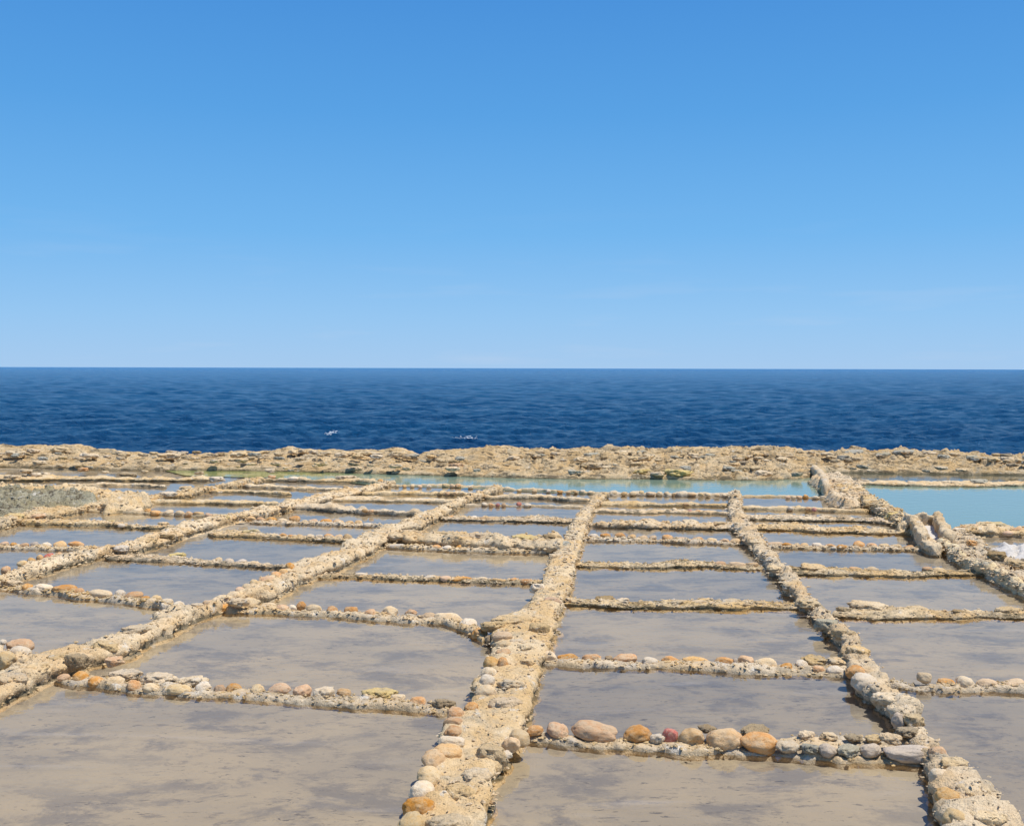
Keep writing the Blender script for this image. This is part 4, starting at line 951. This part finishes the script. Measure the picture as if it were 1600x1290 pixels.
D['X'] = [
 divider([(-200, 1005, 1030), (0, 1012, 1038), (60, 1022, 1040)], 'short heap of cobbles at the left edge on the longest ridge', 'mortar', tw=0.15, hmax=0.07,
  stones=[(32, 1009, 38, 20, 'p'), (31, 1019, 32, 17, 'w'), (8, 1030, 30, 24, 'c'), (-22, 1028, 30, 22, 'o'), (-50, 1024, 30, 20, 'c')]),
 divider([(-200, 741, 750), (60, 739, 751), (130, 743, 750), (240, 745, 752), (340, 744, 751)], 'low stony divider nearest the shore at the far left', tw=0.25, rough=1.3,
  stones=[(60, 743, 34, 7, 'w', 1), (20, 746, 26, 7, 'c', 1), (200, 742, 26, 7, 'b', 1), (310, 745, 20, 6, 'c', 1)]),
 divider([(100, 756, 761), (160, 752, 758), (230, 755, 760), (260, 757, 762)], 'thin divider behind the grey pitted rock outcrop', tw=0.10),
 divider([(380, 745, 750), (430, 746, 751), (500, 747, 753), (560, 747, 753), (620, 753, 759)], 'stony edge of the green pool at the far left of centre', tw=0.13, hmax=0.05, rough=1.3,
  stones=[(425, 745, 12, 6, 'o'), (457, 748, 18, 7, 'w'), (475, 748, 10, 6, 'c'), (540, 747, 30, 6, 'c', 1), (582, 750, 10, 6, 'c'), (595, 752, 10, 7, 'o')]),
 divider([(380, 755, 761), (440, 757, 763), (480, 759, 765), (550, 761, 766)], 'dark-edged thin divider below the stony edge of the green pool', tw=0.14),
 divider([(1335, 751, 758), (1380, 751, 759), (1440, 752, 760), (1520, 750, 761), (1600, 752, 759), (1900, 752, 759)], 'stony strip separating the blue pool strip from the broad turquoise pool', tw=0.24, rough=1.4,
  stones=[(1348, 752, 22, 6, 'c', 1), (1425, 754, 16, 6, 'w'), (1480, 754, 20, 6, 'c', 1), (1530, 753, 30, 8, 'g', 1), (1395, 755, 16, 5, 't')]),
 divider([(1484, 822, 832), (1530, 817, 836), (1560, 822, 837), (1600, 823, 837), (1900, 832, 850)], 'layered rock bank on the near side of the broad turquoise pool', tw=0.28, hmax=0.12, rough=1.5,
  stones=[(1515, 824, 28, 12, 'p', 1), (1550, 822, 40, 12, 'y', 1), (1592, 829, 22, 10, 'o'), (1575, 833, 16, 7, 'p'), (1500, 828, 20, 9, 'w', 1), (1620, 832, 24, 10, 'c')]),
]
stone(1444, 1058, 21, 16, 'c', None, z=0.045, name='loose_stone', label='single cream stone standing up on the nearest right-hand divider', cat='stone')

# ------------------------------------------------------------------ brine in each pan
def pan(far, near, z, label):
    poly_water('pan_water', [(x, y) for x, y in far] + [(x, y) for x, y in near][::-1], M['brine'], z, label)
TR = {
 'C': [[(945, 773), (1150, 775)], [(938, 787), (1145, 789)], [(924, 798), (1145, 802)], [(908, 819), (1150, 821)], [(900, 843), (1175, 851)], [(893, 882), (1195, 885)], [(870, 941), (1262, 947)], [(842, 1034), (1330, 1047)], [(805, 1152), (1100, 1163), (1460, 1182)], [(660, 1420), (1580, 1420)]],
 'D': [[(1152, 776), (1330, 781)], [(1155, 793), (1358, 798)], [(1160, 809), (1398, 817)], [(1168, 823), (1432, 833)], [(1192, 855), (1472, 860)], [(1220, 892), (1572, 898)], [(1300, 958), (1800, 958)], [(1375, 1067), (1450, 1072), (1800, 1080)], [(1600, 1420), (2300, 1420)]],
 'B': [[(785, 765), (935, 772)], [(755, 776), (922, 781)], [(716, 791), (912, 793)], [(688, 810), (903, 815)], [(640, 845), (878, 852)], [(600, 855), (883, 864)], [(487, 898), (858, 911)], [(350, 953), (690, 970), (765, 995)], [(90, 1064), (400, 1085), (700, 1110), (790, 1060)], [(-300, 1180), (-300, 1420), (660, 1420)]],
 'A': [[(594, 758), (785, 764)], [(562, 771), (750, 773)], [(505, 779), (722, 783)], [(430, 792), (680, 804)], [(395, 818), (600, 823)], [(330, 834), (570, 846)], [(165, 870), (462, 887)], [(-30, 913), (60, 922), (200, 936), (315, 955)]],
 'Z': [[(330, 767), (452, 771)], [(230, 782), (438, 788)], [(135, 798), (358, 809)], [(35, 816), (288, 826)], [(-250, 856), (148, 860)], [(-250, 905), (-60, 938)]],
}
col_words = {'C': 'centre column between the middle and right ridges', 'D': 'right column beyond the knobbly ridge', 'B': 'column left of the middle ridge', 'A': 'column between the longest ridge and the one to its left', 'Z': 'far left column'}
ordw = ['farthest', 'second farthest', 'third farthest', 'fourth farthest', 'fifth farthest', 'sixth farthest', 'seventh farthest', 'eighth farthest', 'ninth farthest', 'tenth farthest']
for ci, (c, rows) in enumerate(TR.items()):
    for i in range(len(rows) - 1):
        pan(rows[i], rows[i + 1], -0.002 - 0.0011 * ci - (0.0004 if i % 2 else 0), 'brine of the %s pan in the %s' % (ordw[i], col_words[c]))
pan([(-300, 930), (-40, 915), (60, 924), (200, 938), (315, 955)], [(-300, 1120), (20, 1040), (120, 1010)], -0.0087, 'brine of the large pan at the left edge')
pan([(-300, 733), (0, 733), (300, 733), (380, 738)], [(-300, 800), (20, 795), (230, 780), (440, 752)], -0.0095, 'brine of the small pans behind the outcrop at far left')
pan([(380, 744), (620, 756)], [(330, 768), (470, 780), (590, 764)], -0.0102, 'brine of the small pan beside the green pool')
pan([(1530, 834), (1900, 845)], [(1530, 850), (1900, 870)], -0.0108, 'narrow strip of brine between the rock bank and the salt')

pan([(1600, 880), (2600, 900)], [(1580, 915), (1700, 975), (2600, 1360)], -0.0114, 'brine of the pan beyond the sandstone kerb at far right')

# ------------------------------------------------------------------ ground beside and behind the photographer
def apron():
    xs = np.linspace(-14, 14, 260); ys = np.linspace(-6, 2.9, 90)
    X, Y = np.meshgrid(xs, ys, indexing='ij')
    f = np.stack([X, Y, 0 * X], 2).reshape(-1, 3)
    z = 0.09 * sstep(0, 0.3, 2.75 + 0.15 * perlin(f * 1.5) - f[:, 1]) - 0.07 + 0.03 * fbm(f * 3, 4)
    f[:, 2] = z
    me = mesh_np('rock_ground', f, grid_quads(260, 90), M['rock'])
    link(bpy.data.objects.new('rock_ground', me), kind='structure', label='bare limestone ground in front of the pans')
apron()

# ------------------------------------------------------------------ whitecaps
def whitecap(px, py, wpx, n, label):
    c = P(px, py, SEA_Z)
    k = c[1] / F0
    vs, fs = [], []
    rs = random.Random(int(px))
    for i in range(n):
        t_ = rs.gauss(0, 0.35)
        x = c[0] + t_ * wpx * k; y = c[1] + rs.gauss(0, 0.5)
        r = rs.uniform(0.2, 0.7) * k * (1.3 - abs(t_))
        b = len(vs)
        q = ICO * np.array([r * rs.uniform(1.2, 2.8), r * rs.uniform(1, 3), r * rs.uniform(0.5, 1.1)])
        q = q * (1 + 0.3 * perlin(ICO * 2 + i)[:, None]) + np.array([x, y, SEA_Z + 0.12 + rs.uniform(-.03, .09)])
        vs.append(q); fs.append(ICF + 42 * i)
    f = np.concatenate(vs); me = mesh_np('whitecap_foam', f, np.concatenate(fs), M['foam'])
    add_mesh('whitecap_foam', me, f, kind='stuff', label=label)
ICO, ICF = icosphere(2)
whitecap(517, 680, 16, 26, 'small white breaking crest left of centre near the shore')
whitecap(728, 688, 32, 40, 'longer broken white crest near the shore at the centre')
